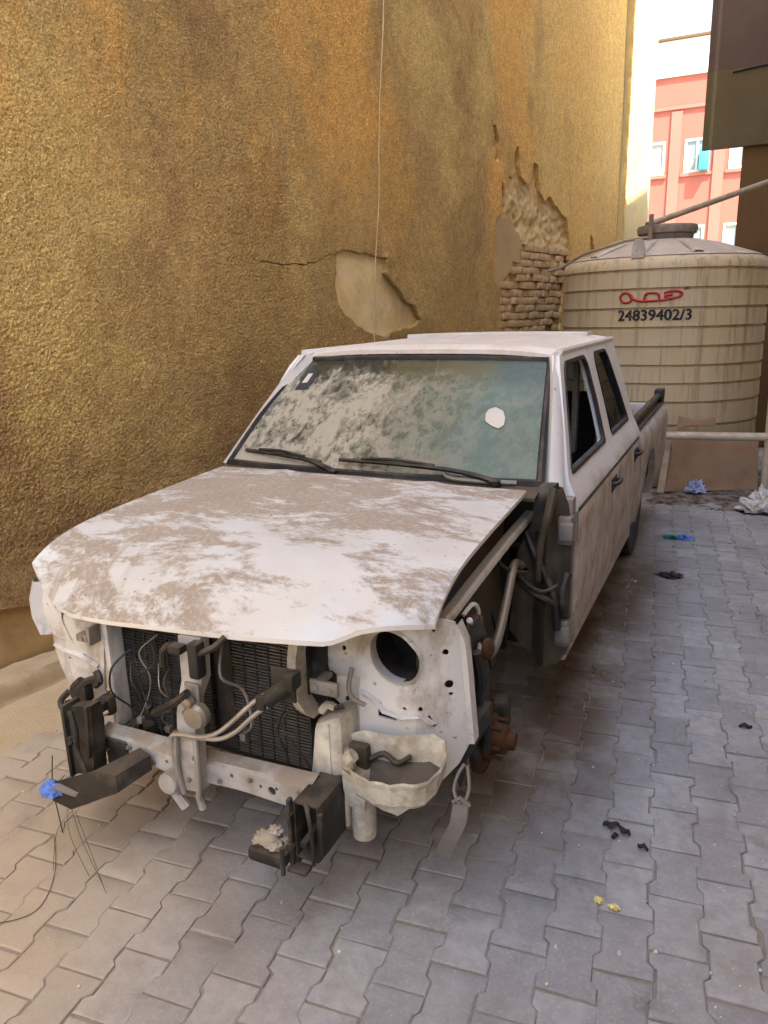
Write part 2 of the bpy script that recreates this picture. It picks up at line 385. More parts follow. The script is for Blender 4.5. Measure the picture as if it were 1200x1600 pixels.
# ------------------------------------------------------------------ mesh helpers
class MB:
    def __init__(s): s.v = []; s.f = []
    def add(s, vs, fs):
        o = len(s.v); s.v += [tuple(v) for v in vs]; s.f += [tuple(i + o for i in f) for f in fs]; return s
    def box(s, x0, x1, y0, y1, z0, z1, M4=None, ch=0.0):
        """box with chamfered edges (ch) so that edges catch light"""
        if ch <= 0:
            vs = [Vector((x, y, z)) for z in (z0, z1) for x, y in ((x0, y0), (x1, y0), (x1, y1), (x0, y1))]
            fs = [(3, 2, 1, 0), (4, 5, 6, 7), (0, 1, 5, 4), (1, 2, 6, 5), (2, 3, 7, 6), (3, 0, 4, 7)]
        else:
            bm = bmesh.new(); bmesh.ops.create_cube(bm, size=1)
            for v in bm.verts:
                v.co = Vector(((x0 + x1) / 2 + v.co.x * (x1 - x0), (y0 + y1) / 2 + v.co.y * (y1 - y0), (z0 + z1) / 2 + v.co.z * (z1 - z0)))
            bmesh.ops.bevel(bm, geom=bm.edges[:], offset=ch, segments=2, affect='EDGES', profile=.5)
            bm.verts.index_update()
            vs = [v.co.copy() for v in bm.verts]; fs = [tuple(v.index for v in f.verts) for f in bm.faces]; bm.free()
        if M4: vs = [M4 @ v for v in vs]
        return s.add(vs, fs)
    def tube(s, pts, r, n=8, closed=False, smooth=0, cap=True):
        pts = [Vector(p) for p in pts]
        if smooth: pts = catmull(pts, smooth, closed)
        rs = r if isinstance(r, (list, tuple)) else [r] * len(pts)
        if len(rs) != len(pts): rs = [rs[min(len(rs) - 1, int(i * len(rs) / len(pts)))] for i in range(len(pts))]
        k = len(pts); vs = []; fs = []
        t0 = (pts[1] - pts[0]).normalized()
        up = Vector((0, 0, 1)) if abs(t0.z) < .9 else Vector((1, 0, 0))
        u = t0.cross(up).normalized()
        for i, p in enumerate(pts):
            if closed: t = (pts[(i + 1) % k] - pts[i - 1]).normalized()
            else: t = (pts[min(i + 1, k - 1)] - pts[max(i - 1, 0)]).normalized()
            u = (u - t * u.dot(t))
            u = u.normalized() if u.length > 1e-6 else t.orthogonal().normalized()
            w = t.cross(u)
            for j in range(n):
                a = 2 * math.pi * j / n
                vs.append(p + (u * math.cos(a) + w * math.sin(a)) * rs[i])
        for i in range(k if closed else k - 1):
            for j in range(n):
                a = i * n + j; b = i * n + (j + 1) % n; c = ((i + 1) % k) * n + (j + 1) % n; d = ((i + 1) % k) * n + j
                fs.append((a, b, c, d))
        if cap and not closed:
            fs.append(tuple(reversed(range(n)))); fs.append(tuple((k - 1) * n + j for j in range(n)))
        return s.add(vs, fs)
    def lathe(s, prof, c=(0, 0, 0), axis='Z', n=32, cap=True):
        vs = []; fs = []; k = len(prof); c = Vector(c)
        for r, h in prof:
            for j in range(n):
                a = 2 * math.pi * j / n; p = (r * math.cos(a), r * math.sin(a))
                v = {'Z': (p[0], p[1], h), 'X': (h, p[0], p[1]), 'Y': (p[0], h, p[1])}[axis]
                vs.append(c + Vector(v))
        for i in range(k - 1):
            for j in range(n):
                fs.append((i * n + j, i * n + (j + 1) % n, (i + 1) * n + (j + 1) % n, (i + 1) * n + j))
        if cap:
            fs.append(tuple(reversed(range(n)))); fs.append(tuple((k - 1) * n + j for j in range(n)))
        return s.add(vs, fs)
    def grid(s, fn, nu, nv, thick=None):
        vs = [Vector(fn(i / nu, j / nv)) for j in range(nv + 1) for i in range(nu + 1)]
        idx = lambda i, j: j * (nu + 1) + i
        fs = [(idx(i, j), idx(i + 1, j), idx(i + 1, j + 1), idx(i, j + 1)) for j in range(nv) for i in range(nu)]
        if thick is not None:
            o = len(vs); t = Vector(thick); vs += [v + t for v in vs]
            fs += [tuple(reversed([i + o for i in f])) for f in fs]
            ring = [idx(i, 0) for i in range(nu + 1)] + [idx(nu, j) for j in range(1, nv + 1)] + [idx(i, nv) for i in range(nu - 1, -1, -1)] + [idx(0, j) for j in range(nv - 1, 0, -1)]
            for a, b in zip(ring, ring[1:] + ring[:1]): fs.append((b, a, a + o, b + o))
        return s.add(vs, fs)
    def loft(s, loops, closed=True, cap0=False, cap1=False):
        n = len(loops[0]); vs = [Vector(p) for L in loops for p in L]; fs = []
        for i in range(len(loops) - 1):
            for j in range(n if closed else n - 1):
                fs.append((i * n + j, i * n + (j + 1) % n, (i + 1) * n + (j + 1) % n, (i + 1) * n + j))
        if cap0: fs.append(tuple(reversed(range(n))))
        if cap1: fs.append(tuple((len(loops) - 1) * n + j for j in range(n)))
        return s.add(vs, fs)
    def lump(s, c, rx, ry, rz, seed=0, amp=.5, fr=2.2):
        bm = bmesh.new(); bmesh.ops.create_icosphere(bm, subdivisions=3, radius=1)
        for v in bm.verts:
            k = 1 + amp * (nz(*v.co, fr, seed) + .5 * nz(*v.co, fr * 2.7, seed + 3)); v.co = Vector((c[0] + v.co.x * k * rx, c[1] + v.co.y * k * ry, c[2] + v.co.z * k * rz))
        bm.verts.index_update()
        s.add([v.co.copy() for v in bm.verts], [tuple(v.index for v in f.verts) for f in bm.faces]); bm.free(); return s
    def mesh(s, name, mat, sharp=35, fixn=True):
        me = bpy.data.meshes.new(name)
        me.from_pydata([tuple(v) for v in s.v], [], s.f)
        if fixn:
            bm = bmesh.new(); bm.from_mesh(me); bmesh.ops.recalc_face_normals(bm, faces=bm.faces[:]); bm.to_mesh(me); bm.free()
        me.update()
        if sharp is not None:
            me.polygons.foreach_set('use_smooth', [True] * len(me.polygons))
            me.set_sharp_from_angle(angle=R(sharp))
        if mat: me.materials.append(M[mat] if isinstance(mat, str) else mat)
        return me
    def build(s, name, mat, parent=None, sharp=35, fixn=True):
        o = bpy.data.objects.new(name, s.mesh(name, mat, sharp, fixn)); C.objects.link(o)
        if parent:
            o.parent = parent
            o.location = -wloc(parent)
        return o

def wloc(o):
    v = o.location.copy()
    return v if o.parent is None else v + wloc(o.parent)

def catmull(p, k, closed=False):
    out = []; n = len(p)
    for i in range(n if closed else n - 1):
        a = p[i - 1] if (i > 0 or closed) else p[0]
        b, c = p[i], p[(i + 1) % n]
        d = p[(i + 2) % n] if (closed or i + 2 < n) else p[-1]
        for j in range(k):
            t = j / k
            out.append(.5 * (2 * b + (c - a) * t + (2 * a - 5 * b + 4 * c - d) * t * t + (3 * b - a - 3 * c + d) * t ** 3))
    if not closed: out.append(p[-1])
    return out

def inside(p, poly):
    x, y = p; r = False; j = len(poly) - 1
    for i in range(len(poly)):
        xi, yi = poly[i]; xj, yj = poly[j]
        if (yi > y) != (yj > y) and x < (xj - xi) * (y - yi) / (yj - yi) + xi: r = not r
        j = i
    return r

def densify(poly, step, jit=0.0, closed=True):
    out = []; n = len(poly)
    for i in range(n if closed else n - 1):
        a, b = poly[i], poly[(i + 1) % n]
        k = max(1, int(math.hypot(b[0] - a[0], b[1] - a[1]) / step))
        for j in range(k):
            t = j / k; x = a[0] + (b[0] - a[0]) * t; y = a[1] + (b[1] - a[1]) * t
            if jit and j: x += random.uniform(-jit, jit); y += random.uniform(-jit, jit)
            out.append((x, y))
    if not closed: out.append(poly[-1])
    return out

def ellipse(cx, cy, a, b, n=20, rot=0):
    return [(cx + a * math.cos(t) * math.cos(rot) - b * math.sin(t) * math.sin(rot), cy + a * math.cos(t) * math.sin(rot) + b * math.sin(t) * math.cos(rot)) for t in [2 * math.pi * i / n for i in range(n)]]

def sheet(outer, holes, fn, offs, step=.05, mb=None):
    """sheet with holes: 2-D outline -> fn(u,v) in 3-D, given thickness by the vector offs (or offs(u,v))"""
    pts = list(outer); edges = [(i, (i + 1) % len(outer)) for i in range(len(outer))]
    for h in holes:
        o = len(pts); pts += h; edges += [(o + i, o + (i + 1) % len(h)) for i in range(len(h))]
    us = [p[0] for p in outer]; vs_ = [p[1] for p in outer]
    nb = len(pts); bpts = [Vector(p) for p in pts]
    u = min(us) + step / 2
    while u < max(us):
        v = min(vs_) + step / 2
        while v < max(vs_):
            q = (u + random.uniform(-.1, .1) * step, v + random.uniform(-.1, .1) * step)
            if inside(q, outer) and not any(inside(q, h) for h in holes):
                pts.append(q)
            v += step
        u += step
    V, E, F, *_ = geometry.delaunay_2d_cdt([Vector(p) for p in pts], edges, [], 0, 1e-6)
    tri = []
    for f in F:
        c = (sum(V[i][0] for i in f) / len(f), sum(V[i][1] for i in f) / len(f))
        if inside(c, outer) and not any(inside(c, h) for h in holes): tri.append(tuple(f))
    mb = mb or MB()
    P = [Vector(fn(p[0], p[1])) for p in V]
    off = [Vector(offs(p[0], p[1])) if callable(offs) else Vector(offs) for p in V]
    n = len(P); vs = P + [p + o for p, o in zip(P, off)]
    fs = list(tri) + [tuple(n + i for i in reversed(f)) for f in tri]
    cnt = {}
    for f in tri:
        for a, b in zip(f, f[1:] + f[:1]):
            k = (min(a, b), max(a, b)); cnt[k] = None if k in cnt else (a, b)
    for e in cnt.values():
        if e: fs.append((e[1], e[0], n + e[0], n + e[1]))
    return mb.add(vs, fs)

def root(name, label, cat, loc, group=None, kind=None):
    o = bpy.data.objects.new(name, None); C.objects.link(o); o.location = loc
    o.empty_display_size = .2
    return tag(o, label, cat, group, kind)

def tag(o, label=None, cat=None, group=None, kind=None):
    if label: o['label'] = label
    if cat: o['category'] = cat
    if group: o['group'] = group
    if kind: o['kind'] = kind
    return o

def nz(x, y, z=0., s=1., seed=0.):
    return noise.noise(Vector((x * s + seed, y * s - seed * .7, z * s + seed * .3)))

def project(p):
    d = Vector(p) - CAM_P; z = d.dot(cf)
    if z < .05: return None
    return 600 + FPX * d.dot(cr2) / z, 800 + FPX * d.dot(cd2) / z, z

# ------------------------------------------------------------------ ground and paving
g = MB().box(-60, 60, -60, 80, -.30, -.045)
tag(g.build('ground', 'ground'), 'bare sandy ground stretching beyond the alley', None, None, 'structure')

PA = R(-5.9)                      # direction of the paver columns
pdir = Vector((math.sin(PA), math.cos(PA), 0)); pperp = Vector((math.cos(PA), -math.sin(PA), 0))
PL, PW = .215, .138
def wall_x(y): return -1.62 + .156 * y
pv = MB()
def bed(u, v):
    y = -2.6 + v * 10.4
    x0 = wall_x(y) - .06; x1 = 2.58
    return (x0 + (x1 - x0) * u, y, -.0052 + .0026 * nz(x0 + u * 4, y, 0, 4))
pv.grid(bed, 60, 150, (0, 0, -.03))
pavement = tag(pv.build('pavement', 'joint'), 'grey interlocking block paving with sandy joints along the alley', None, None, 'structure')

def paver_outline(inset=.0022):
    wa, wb = PW / 2 + .0085, PW / 2 - .0085
    h = PL / 2
    ring = [(wa, -h), (wa, -h * .575), (wb, -h * .425), (wb, h * .425), (wa, h * .575), (wa, h), (-wa, h), (-wa, h * .575), (-wb, h * .425), (-wb, -h * .425), (-wa, -h * .575), (-wa, -h)]
    out = []
    for x, y in ring:
        sx = x - math.copysign(inset * .7, x); sy = y - math.copysign(inset * 1.9, y) if abs(y) > h * .9 else y
        out.append((sx, sy))
    return out
def paver_mb(mb, T=None, jit=0):
    o = paver_outline(); i = [(x - math.copysign(.0035, x), y - math.copysign(.0035, y) if abs(y) > PL * .45 else y) for x, y in o]
    vs = [Vector((x, y, -.035)) for x, y in o] + [Vector((x, y, -.003)) for x, y in o] + [Vector((x, y, 0)) for x, y in i]
    if jit:
        vs = [v + Vector((random.uniform(-jit, jit), random.uniform(-jit, jit), random.uniform(-jit, jit) * .4 if v.z > -.01 else 0)) for v in vs]
    if T: vs = [T @ v for v in vs]
    n = len(o); fs = [tuple(2 * n + k for k in range(n))]
    for r in (0, 1):
        for k in range(n): fs.append((r * n + k, r * n + (k + 1) % n, (r + 1) * n + (k + 1) % n, (r + 1) * n + k))
    mb.add(vs, fs)
paver_meshes = []
for k in range(6):
    mb = MB(); paver_mb(mb, None, .0022); paver_meshes.append(mb.mesh('paver', 'paver', 30))
places = []
ox, oy = .045, .03
for a in range(-26, 30):
    for b in range(-16, 44):
        p = pperp * (a * PW + ox) + pdir * (b * PL + (PL / 2 if a % 2 else 0) + oy)
        if p.y < -2.4 or p.y > 7.5 or p.x > 2.5 or p.x < wall_x(p.y) + .02: continue
        q = project(p)
        vis = q is not None and -40 < q[0] < 1240 and -40 < q[1] < 1650
        hid = -.75 < p.x < .78 and p.y > .25 or (p.y > .5 and p.x < .3)
        places.append((0 if vis and not hid else 1, (p - CAM_P).length, p))
places.sort(key=lambda t: (t[0], t[1]))
far = MB()
for i, (v, dist, p) in enumerate(places):
    rz = -PA + random.gauss(0, .010)
    sunk = .002 * nz(p.x, p.y, 0, 1.3, 5)
    T = Matrix.Translation((p.x + random.gauss(0, .0015), p.y + random.gauss(0, .0015), max(-.0008, random.gauss(.0004, .0014)) + sunk)) @ Matrix.Rotation(rz, 4, 'Z') @ Matrix.Rotation(random.gauss(0, .009), 4, 'X') @ Matrix.Rotation(random.gauss(0, .011), 4, 'Y')
    if random.random() < .5: T = T @ Matrix.Rotation(math.pi, 4, 'Z')
    if i < 300:
        o = bpy.data.objects.new('paver', paver_meshes[i % 6]); C.objects.link(o)
        o.parent = pavement; o.matrix_local = T
    else:
        paver_mb(far, T, .0014)
fo = far.build('pavers', 'pavers', pavement, 30, False); fo['kind'] = 'stuff'

# sand drifted over the paving beside the wall, dark soil at the tank's foot
def sand_fn(u, v):
    y = -2.2 + v * 4.6
    w = .40 + .20 * nz(y, 3, 0, 1.7) + .08 * nz(y, 7, 0, 6)
    x = wall_x(y) + .0 + u * (w + .18)
    h = .035 * (1 - u) ** 1.0 + .008 * nz(x, y, 0, 9) * (1 - u) - .006 * u
    return (x, y, h - (.010 if u > .99 else 0))
tag(MB().grid(sand_fn, 16, 90).build('sand', 'sand', None, 60), 'tan sand drifted along the foot of the wall', None, None, 'stuff')
def soil_fn(u, v):
    x = .55 + u * 1.95; y = 4.30 + v * 1.9
    e = min(1, 5 * u, 6 * (1 - u), 2.6 * v)
    h = (.034 + .03 * nz(x, y, 0, 7) + .018 * nz(x, y, 0, 21)) * e - .012 + .006 * nz(x, y, 0, 50)
    return (x, y, h)
tag(MB().grid(soil_fn, 90, 70).build('soil', 'soil', None, 60), 'dark crumbly soil spread at the foot of the water tank', None, None, 'stuff')

# kerb of earth at the wall's foot
def kerb_fn(u, v):
    y = -2.4 + v * 10.6
    prof = [(0, .12), (.07, .128), (.14, .115), (.185, .075), (.20, .03), (.22, -.02)]
    k = u * (len(prof) - 1); i = min(int(k), len(prof) - 2); t = k - i
    o = prof[i][0] * (1 - t) + prof[i + 1][0] * t; z = prof[i][1] * (1 - t) + prof[i + 1][1] * t
    n1 = nz(o * 2, y, z * 3, 3.5); n2 = nz(o * 4, y, z * 4, 14)
    return (wall_x(y) - .02 + o * (1 + .25 * n1), y, z * (1 + .28 * n1 + .12 * n2))
tag(MB().grid(kerb_fn, 10, 220).build('kerb', 'kerb', None, 60), 'rough earthen kerb along the foot of the ochre wall', None, None, 'structure')

# ------------------------------------------------------------------ ochre wall on the left
TH = math.atan(.156)
wd = Vector((math.sin(TH), math.cos(TH), 0)); wnrm = Vector((math.cos(TH), -math.sin(TH), 0)); w0 = Vector((-1.62, 0, 0))
def wp(s, z, n=0.): 
    p = w0 + wd * s + wnrm * n; return Vector((p.x, p.y, z))
wall = root('plastered_building', 'old building wall of rough ochre stucco with broken patches', 'building', (-1.62, 0, 0))
# masonry core
core = MB()
def core_fn(u, v):
    s = -6 + u * 14.62; z = v * 8.0
    return wp(s, z, -.055 + .006 * nz(s, z, 0, 4))
core.grid(core_fn, 120, 60, tuple(-wnrm * .35))
core.build('wall_core', 'mud', wall)
patch1 = [(2.53, 2.10), (2.64, 2.125), (2.95, 2.11), (3.14, 2.09), (3.11, 1.98), (3.22, 1.90), (3.33, 1.83), (3.40, 1.765), (3.50, 1.745), (3.60, 1.63), (3.46, 1.575), (3.25, 1.565), (3.09, 1.515), (2.92, 1.55), (2.78, 1.60), (2.65, 1.67), (2.55, 1.74), (2.51, 1.85), (2.53, 1.97)]
patch2 = [(4.99, 1.95), (4.98, 2.2), (5.00, 2.52), (5.08, 2.58), (5.10, 2.72), (5.12, 2.86), (5.18, 2.74), (5.28, 2.93), (5.33, 2.90), (5.40, 3.18), (5.47, 3.20), (5.55, 2.95), (5.66, 2.90), (5.77, 2.93), (5.84, 3.12), (5.96, 3.08), (6.05, 2.84), (6.16, 2.78), (6.30, 2.84), (6.52, 2.74), (6.78, 2.66), (6.92, 2.44), (6.93, 2.2), (6.80, 1.91), (6.70, 1.35), (6.0, 1.0), (5.16, 1.1), (5.13, 1.5), (5.11, 1.89)]
slit = [(4.90, 3.36), (4.94, 3.30), (5.00, 3.32), (5.07, 3.20), (5.08, 3.04), (4.99, 3.00), (4.93, 3.10), (4.95, 3.22)]
nick = [(7.58, 2.56), (7.66, 2.52), (7.80, 2.36), (7.62, 2.36), (7.60, 2.45)]
low = [(-6, .46), (-4, .40), (-2, .45), (-1.1, .36), (-.55, .47), (-.12, .415), (.02, .385), (.35, .41), (.9, .33), (1.6, .37), (2.6, .28), (4, .33), (6, .27), (8.6, .30)]
outer = densify(low, .07, .012, False) + densify([(8.6, 1.2), (8.63, 3.0), (8.60, 5.0), (8.62, 7.9), (-6, 7.9)], .3, 0, False)
def crackle(poly, j=.010): return densify(poly, .035, j)
holes = [crackle(patch1, .011), crackle(patch2, .014), crackle(slit, .012), crackle(nick)]
# long hairline crack running left from the first patch, and a small scar near the top left
def sliver(line, w):
    top = [(s, z + w * (0.4 + random.random())) for s, z in line]; bot = [(s, z - w * (0.3 + random.random())) for s, z in line]
    top[0] = bot[0] = None
    return [line[0]] + [t for t in top if t] + [b for b in reversed(bot) if b]
holes.append(sliver(densify([(1.72, 2.02), (1.96, 2.0), (2.2, 2.01), (2.35, 2.04), (2.49, 2.09)], .05, .009, False), .0035))
holes.append(sliver(densify([(.62, 2.53), (.60, 2.47), (.585, 2.38)], .04, .01, False), .008))
def plas(s, z):
    n = .010 * nz(s, z, 0, .9, 2) + .006 * nz(s, z, 0, 4, 1)
    d1 = min(math.hypot(s - a, z - b) for a, b in patch1)
    if d1 < .25 and s > 3.1: n += .025 * (1 - d1 / .25)      # the render has blown off the wall beside the patch
    d2 = min(math.hypot(s - a, z - b) for a, b in patch2)
    if d2 < .22: n += .014 * (1 - d2 / .22)
    return wp(s, z, n)
# the part of the wall that stands near is roughcast: its grain is real relief
FS0, FS1, FZ0, FZ1, FST = -.72, 4.88, .56, 4.25, .0054
def vnoise(x, y, seed):
    xi = np.floor(x).astype(np.int64); yi = np.floor(y).astype(np.int64); fx = x - xi; fy = y - yi
    def h(a, b):
        n = (a * 374761393 + b * 668265263 + seed * 974711) & 0x7fffffff
        n = ((n ^ (n >> 13)) * 1274126177) & 0x7fffffff
        return ((n ^ (n >> 16)) & 0xffff) / 65535.0
    ux = fx * fx * (3 - 2 * fx); uy = fy * fy * (3 - 2 * fy)
    return (h(xi, yi) * (1 - ux) + h(xi + 1, yi) * ux) * (1 - uy) + (h(xi, yi + 1) * (1 - ux) + h(xi + 1, yi + 1) * ux) * uy
def pin(P, poly):
    x, y = P[:, 0], P[:, 1]; r = np.zeros(len(P), bool); j = len(poly) - 1
    for i in range(len(poly)):
        xi, yi = poly[i]; xj, yj = poly[j]
        if yi != yj: r ^= ((yi > y) != (yj > y)) & (x < (xj - xi) * (y - yi) / (yj - yi) + xi)
        j = i
    return r
ns, nzz = int((FS1 - FS0) / FST), int((FZ1 - FZ0) / FST)
gs, gz_ = np.meshgrid(np.linspace(FS0, FS1, ns), np.linspace(FZ0, FZ1, nzz))
cs, cz = np.linspace(FS0, FS1, 120), np.linspace(FZ0, FZ1, 90)
coarse = np.array([[(plas(a, b) - wp(a, b)).dot(wnrm) for a in cs] for b in cz])
fi = (gs - FS0) / (FS1 - FS0) * 119; fj = (gz_ - FZ0) / (FZ1 - FZ0) * 89
i0 = np.clip(fi.astype(int), 0, 118); j0 = np.clip(fj.astype(int), 0, 88); ti = fi - i0; tj = fj - j0
base_n = (coarse[j0, i0] * (1 - ti) + coarse[j0, i0 + 1] * ti) * (1 - tj) + (coarse[j0 + 1, i0] * (1 - ti) + coarse[j0 + 1, i0 + 1] * ti) * tj
def pebble(x, y, seed):
    xi = np.floor(x).astype(np.int64); yi = np.floor(y).astype(np.int64); best = np.zeros_like(x)
    def h(a, b, k):
        n = (a * 374761393 + b * 668265263 + (seed + k) * 974711) & 0x7fffffff
        n = ((n ^ (n >> 13)) * 1274126177) & 0x7fffffff
        return ((n ^ (n >> 16)) & 0xffff) / 65535.0
    for dx in (-1, 0, 1):
        for dy in (-1, 0, 1):
            a, b = xi + dx, yi + dy
            r = .45 + .55 * h(a, b, 3)
            d2 = (x - a - h(a, b, 1)) ** 2 + (y - b - h(a, b, 2)) ** 2
            best = np.maximum(best, r * np.maximum(0, 1 - d2 / (r * r * .95)))
    return best
gr = pebble(gs * 76, gz_ * 80, 1) * .70 + pebble(gs * 118 + 5, gz_ * 122, 4) * .40 + vnoise(gs * 150, gz_ * 150, 2) * .16 + vnoise(gs * 14, gz_ * 15, 3) * .45
gr = gr - .25
patchy = .45 + .9 * vnoise(gs * 1.1 + 4, gz_ * 1.3 + 2, 5)
amp = .0062 * np.clip(patchy, .45, 1.2) * np.clip(1.35 - .23 * np.maximum(gs, 0), .42, 1.1)
fade = np.clip(np.minimum.reduce([(gs - FS0) / .1, (FS1 - gs) / .35, (FZ1 - gz_) / .1, (gz_ - FZ0) / .12]), 0, 1)
smooth_ = np.ones_like(gs)
off_n = base_n + (gr - .45) * amp * fade
px3 = w0.x + wd.x * gs + wnrm.x * off_n; py3 = w0.y + wd.y * gs + wnrm.y * off_n
V3 = np.stack([px3, py3, gz_], -1).reshape(-1, 3)
idx = np.arange(ns * nzz).reshape(nzz, ns)
Q = np.stack([idx[:-1, :-1], idx[:-1, 1:], idx[1:, 1:], idx[1:, :-1]], -1).reshape(-1, 4)
ctr = np.stack([((gs[:-1, :-1] + gs[1:, 1:]) / 2).ravel(), ((gz_[:-1, :-1] + gz_[1:, 1:]) / 2).ravel()], -1)
keep = np.ones(len(Q), bool)
fine_holes = [h for h in holes if max(p[0] for p in h) < FS1]
for h in fine_holes: keep &= ~pin(ctr, h)
Q = Q[keep]
# reveal: cut edges get depth
from collections import Counter
E2 = np.concatenate([Q[:, [0, 1]], Q[:, [1, 2]], Q[:, [2, 3]], Q[:, [3, 0]]])
key = np.sort(E2, 1); kk = key[:, 0] * (ns * nzz) + key[:, 1]
uq, inv, cntE = np.unique(kk, return_inverse=True, return_counts=True)
rim = E2[cntE[inv] == 1]
border = (rim[:, 0] % ns == 0) & (rim[:, 1] % ns == 0) | (rim[:, 0] % ns == ns - 1) & (rim[:, 1] % ns == ns - 1) | (rim < ns).all(1) | (rim >= ns * (nzz - 1)).all(1)
rim = rim[~border]
rv = np.unique(rim); mp_ = {int(v): ns * nzz + k for k, v in enumerate(rv)}
V3 = np.concatenate([V3, V3[rv] - np.array(wnrm) * .045])
RQ = np.array([[b, a, mp_[int(a)], mp_[int(b)]] for a, b in rim])
Q = np.concatenate([Q, RQ])
used = np.zeros(len(V3), bool); used[Q.ravel()] = True; remap = np.cumsum(used) - 1
V3 = V3[used]; Q = remap[Q]
fm = bpy.data.meshes.new('roughcast')
fm.vertices.add(len(V3)); fm.vertices.foreach_set('co', V3.astype(np.float32).ravel())
fm.loops.add(len(Q) * 4); fm.loops.foreach_set('vertex_index', Q.astype(np.int32).ravel())
fm.polygons.add(len(Q)); fm.polygons.foreach_set('loop_start', np.arange(0, len(Q) * 4, 4, dtype=np.int32))
fm.polygons.foreach_set('use_smooth', np.ones(len(Q), bool))
fm.update(calc_edges=True); fm.materials.append(M['plaster'])
fo = bpy.data.objects.new('roughcast', fm); C.objects.link(fo); fo.parent = wall; fo.location = -wloc(wall)
holes2 = [h for h in holes if max(p[0] for p in h) >= FS1] + [densify([(FS0 + .01, FZ0 + .01), (FS1 - .01, FZ0 + .01), (FS1 - .01, FZ1 - .01), (FS0 + .01, FZ1 - .01)], .1)]
sheet(outer, holes2, plas, tuple(-wnrm * .045), .11).build('plaster', 'plaster', wall, 40)
# patch 1 : smooth undercoat laid bare
sheet(densify([(2.45, 2.16), (3.2, 2.16), (3.7, 1.75), (3.7, 1.5), (2.45, 1.5)], .1), [], lambda s, z: wp(s, z, -.020 + .004 * nz(s, z, 0, 5)), tuple(-wnrm * .03), .08).build('undercoat', 'undercoat', wall)
# patch 2 : remains of undercoat, rubble mortar and courses of bricks
uc = crackle([(4.94, 2.50), (5.02, 2.56), (5.24, 2.53), (5.36, 2.56), (5.47, 2.47), (5.58, 2.42), (5.62, 2.14), (5.44, 2.16), (5.40, 2.05), (5.27, 2.01), (5.15, 1.90), (4.94, 1.92)], .012)
sheet(uc, [], lambda s, z: wp(s, z, -.016 + .030 * max(0, 1 - (s - 4.95) / .22) * .4 + .004 * nz(s, z, 0, 5)), tuple(-wnrm * .035), .06).build('undercoat', 'undercoat2', wall)
rub = MB()
def rub_fn(u, v):
    s = 4.98 + u * 2.0; z = 2.33 + v * .92
    return wp(s, z, -.034 + .018 * nz(s, z, 0, 5) + .014 * nz(s, z, 0, 16) + .011 * nz(s, z, 0, 45))
rub.grid(rub_fn, 90, 46, tuple(-wnrm * .03)); rub.build('mortar', 'mortar', wall, 60)
rub2 = MB()
rub2.grid(lambda u, v: wp(5.08 + u * 1.66, .98 + v * 1.37, -.038 - .020 * u + .014 * nz(u * 6, v * 5, 0, 3, 3) + .012 * nz(u * 6, v * 5, 0, 11, 8) + .008 * nz(u * 6, v * 5, 0, 34) - (.03 if u > .80 and v > .68 else 0)), 110, 96, tuple(-wnrm * .02))
rub2.build('mortar', 'mortar', wall, 60)
bmesh_variants = []
for k in range(5):
    mb = MB(); mb.box(-.105, .105, -.05, .05, -.033, .033, None, .003)
    mb.v = [tuple(Vector(v) + Vector((nz(*v, 30, k), nz(*v, 28, k + 9), nz(*v, 33, k + 4))) * .0035) for v in mb.v]
    bmesh_variants.append(mb.mesh('brick', 'brick', 50))
Bm = Matrix((wd, -wnrm, Vector((0, 0, 1)))).transposed().to_4x4()
zz = 1.02; row = 0
while zz < 2.36:
    ss = 5.10 + (.11 if row % 2 else 0)
    while ss < 6.85:
        if not (zz > 2.0 and ss < 5.5) and random.random() < .96:
            deep = -.070 + random.uniform(-.012, .010)
            pale = ss > 6.45 and zz > 1.95
            if pale: deep += .022
            T = Matrix.Translation(wp(ss + random.gauss(0, .006), zz + random.gauss(0, .003), deep) - Vector((-1.62, 0, 0))) @ Bm @ Matrix.Rotation(random.gauss(0, .035), 4, 'Y') @ Matrix.Rotation(random.gauss(0, .07), 4, 'Z')
            o = bpy.data.objects.new('brick', bmesh_variants[random.randrange(5)]); C.objects.link(o); o.parent = wall; o.matrix_local = T
        ss += .222
    zz += .0755; row += 1
# adjoining yellow wall beyond the crack
yw = root('yellow_building', 'sunlit yellow rendered wall beyond the ochre wall', 'building', wp(8.68, 0))
mb = MB(); mb.grid(lambda u, v: wp(8.672 + u * 1.13, v * 9, .012 * nz(u * 4, v * 12, 0, 1) + (.05 if u == 0 else .06)), 8, 40, tuple(-wnrm * .4)); mb.build('wall', 'plaster2', yw)
mb = MB(); mb.grid(lambda u, v: wp(8.66 + .03 * nz(v * 20, 1, 0, 1) + u * (.012 + .035 * max(0, nz(v * 9, 4, 0, 1))), 2.3 + v * 3.4, .078 + .012 * nz(v * 14, 2, 0, 1)), 2, 60, tuple(-wnrm * .03)); mb.build('cracked_render', 'plaster', yw)

# thin cable hanging down the ochre wall
cab = [(3.16, 4.6), (3.14, 3.79), (3.10, 3.4), (3.07, 3.17), (3.03, 2.8), (3.02, 2.54), (2.975, 2.2), (2.95, 2.01), (2.93, 1.7), (2.92, 1.46), (2.95, .6)]
tag(MB().tube([wp(s, z, .035 + .01 * nz(z, 1)) for s, z in cab], .0045, 6, smooth=4).build('cable', 'cable'), 'thin pale cable hanging down the ochre wall behind the truck', 'cable')

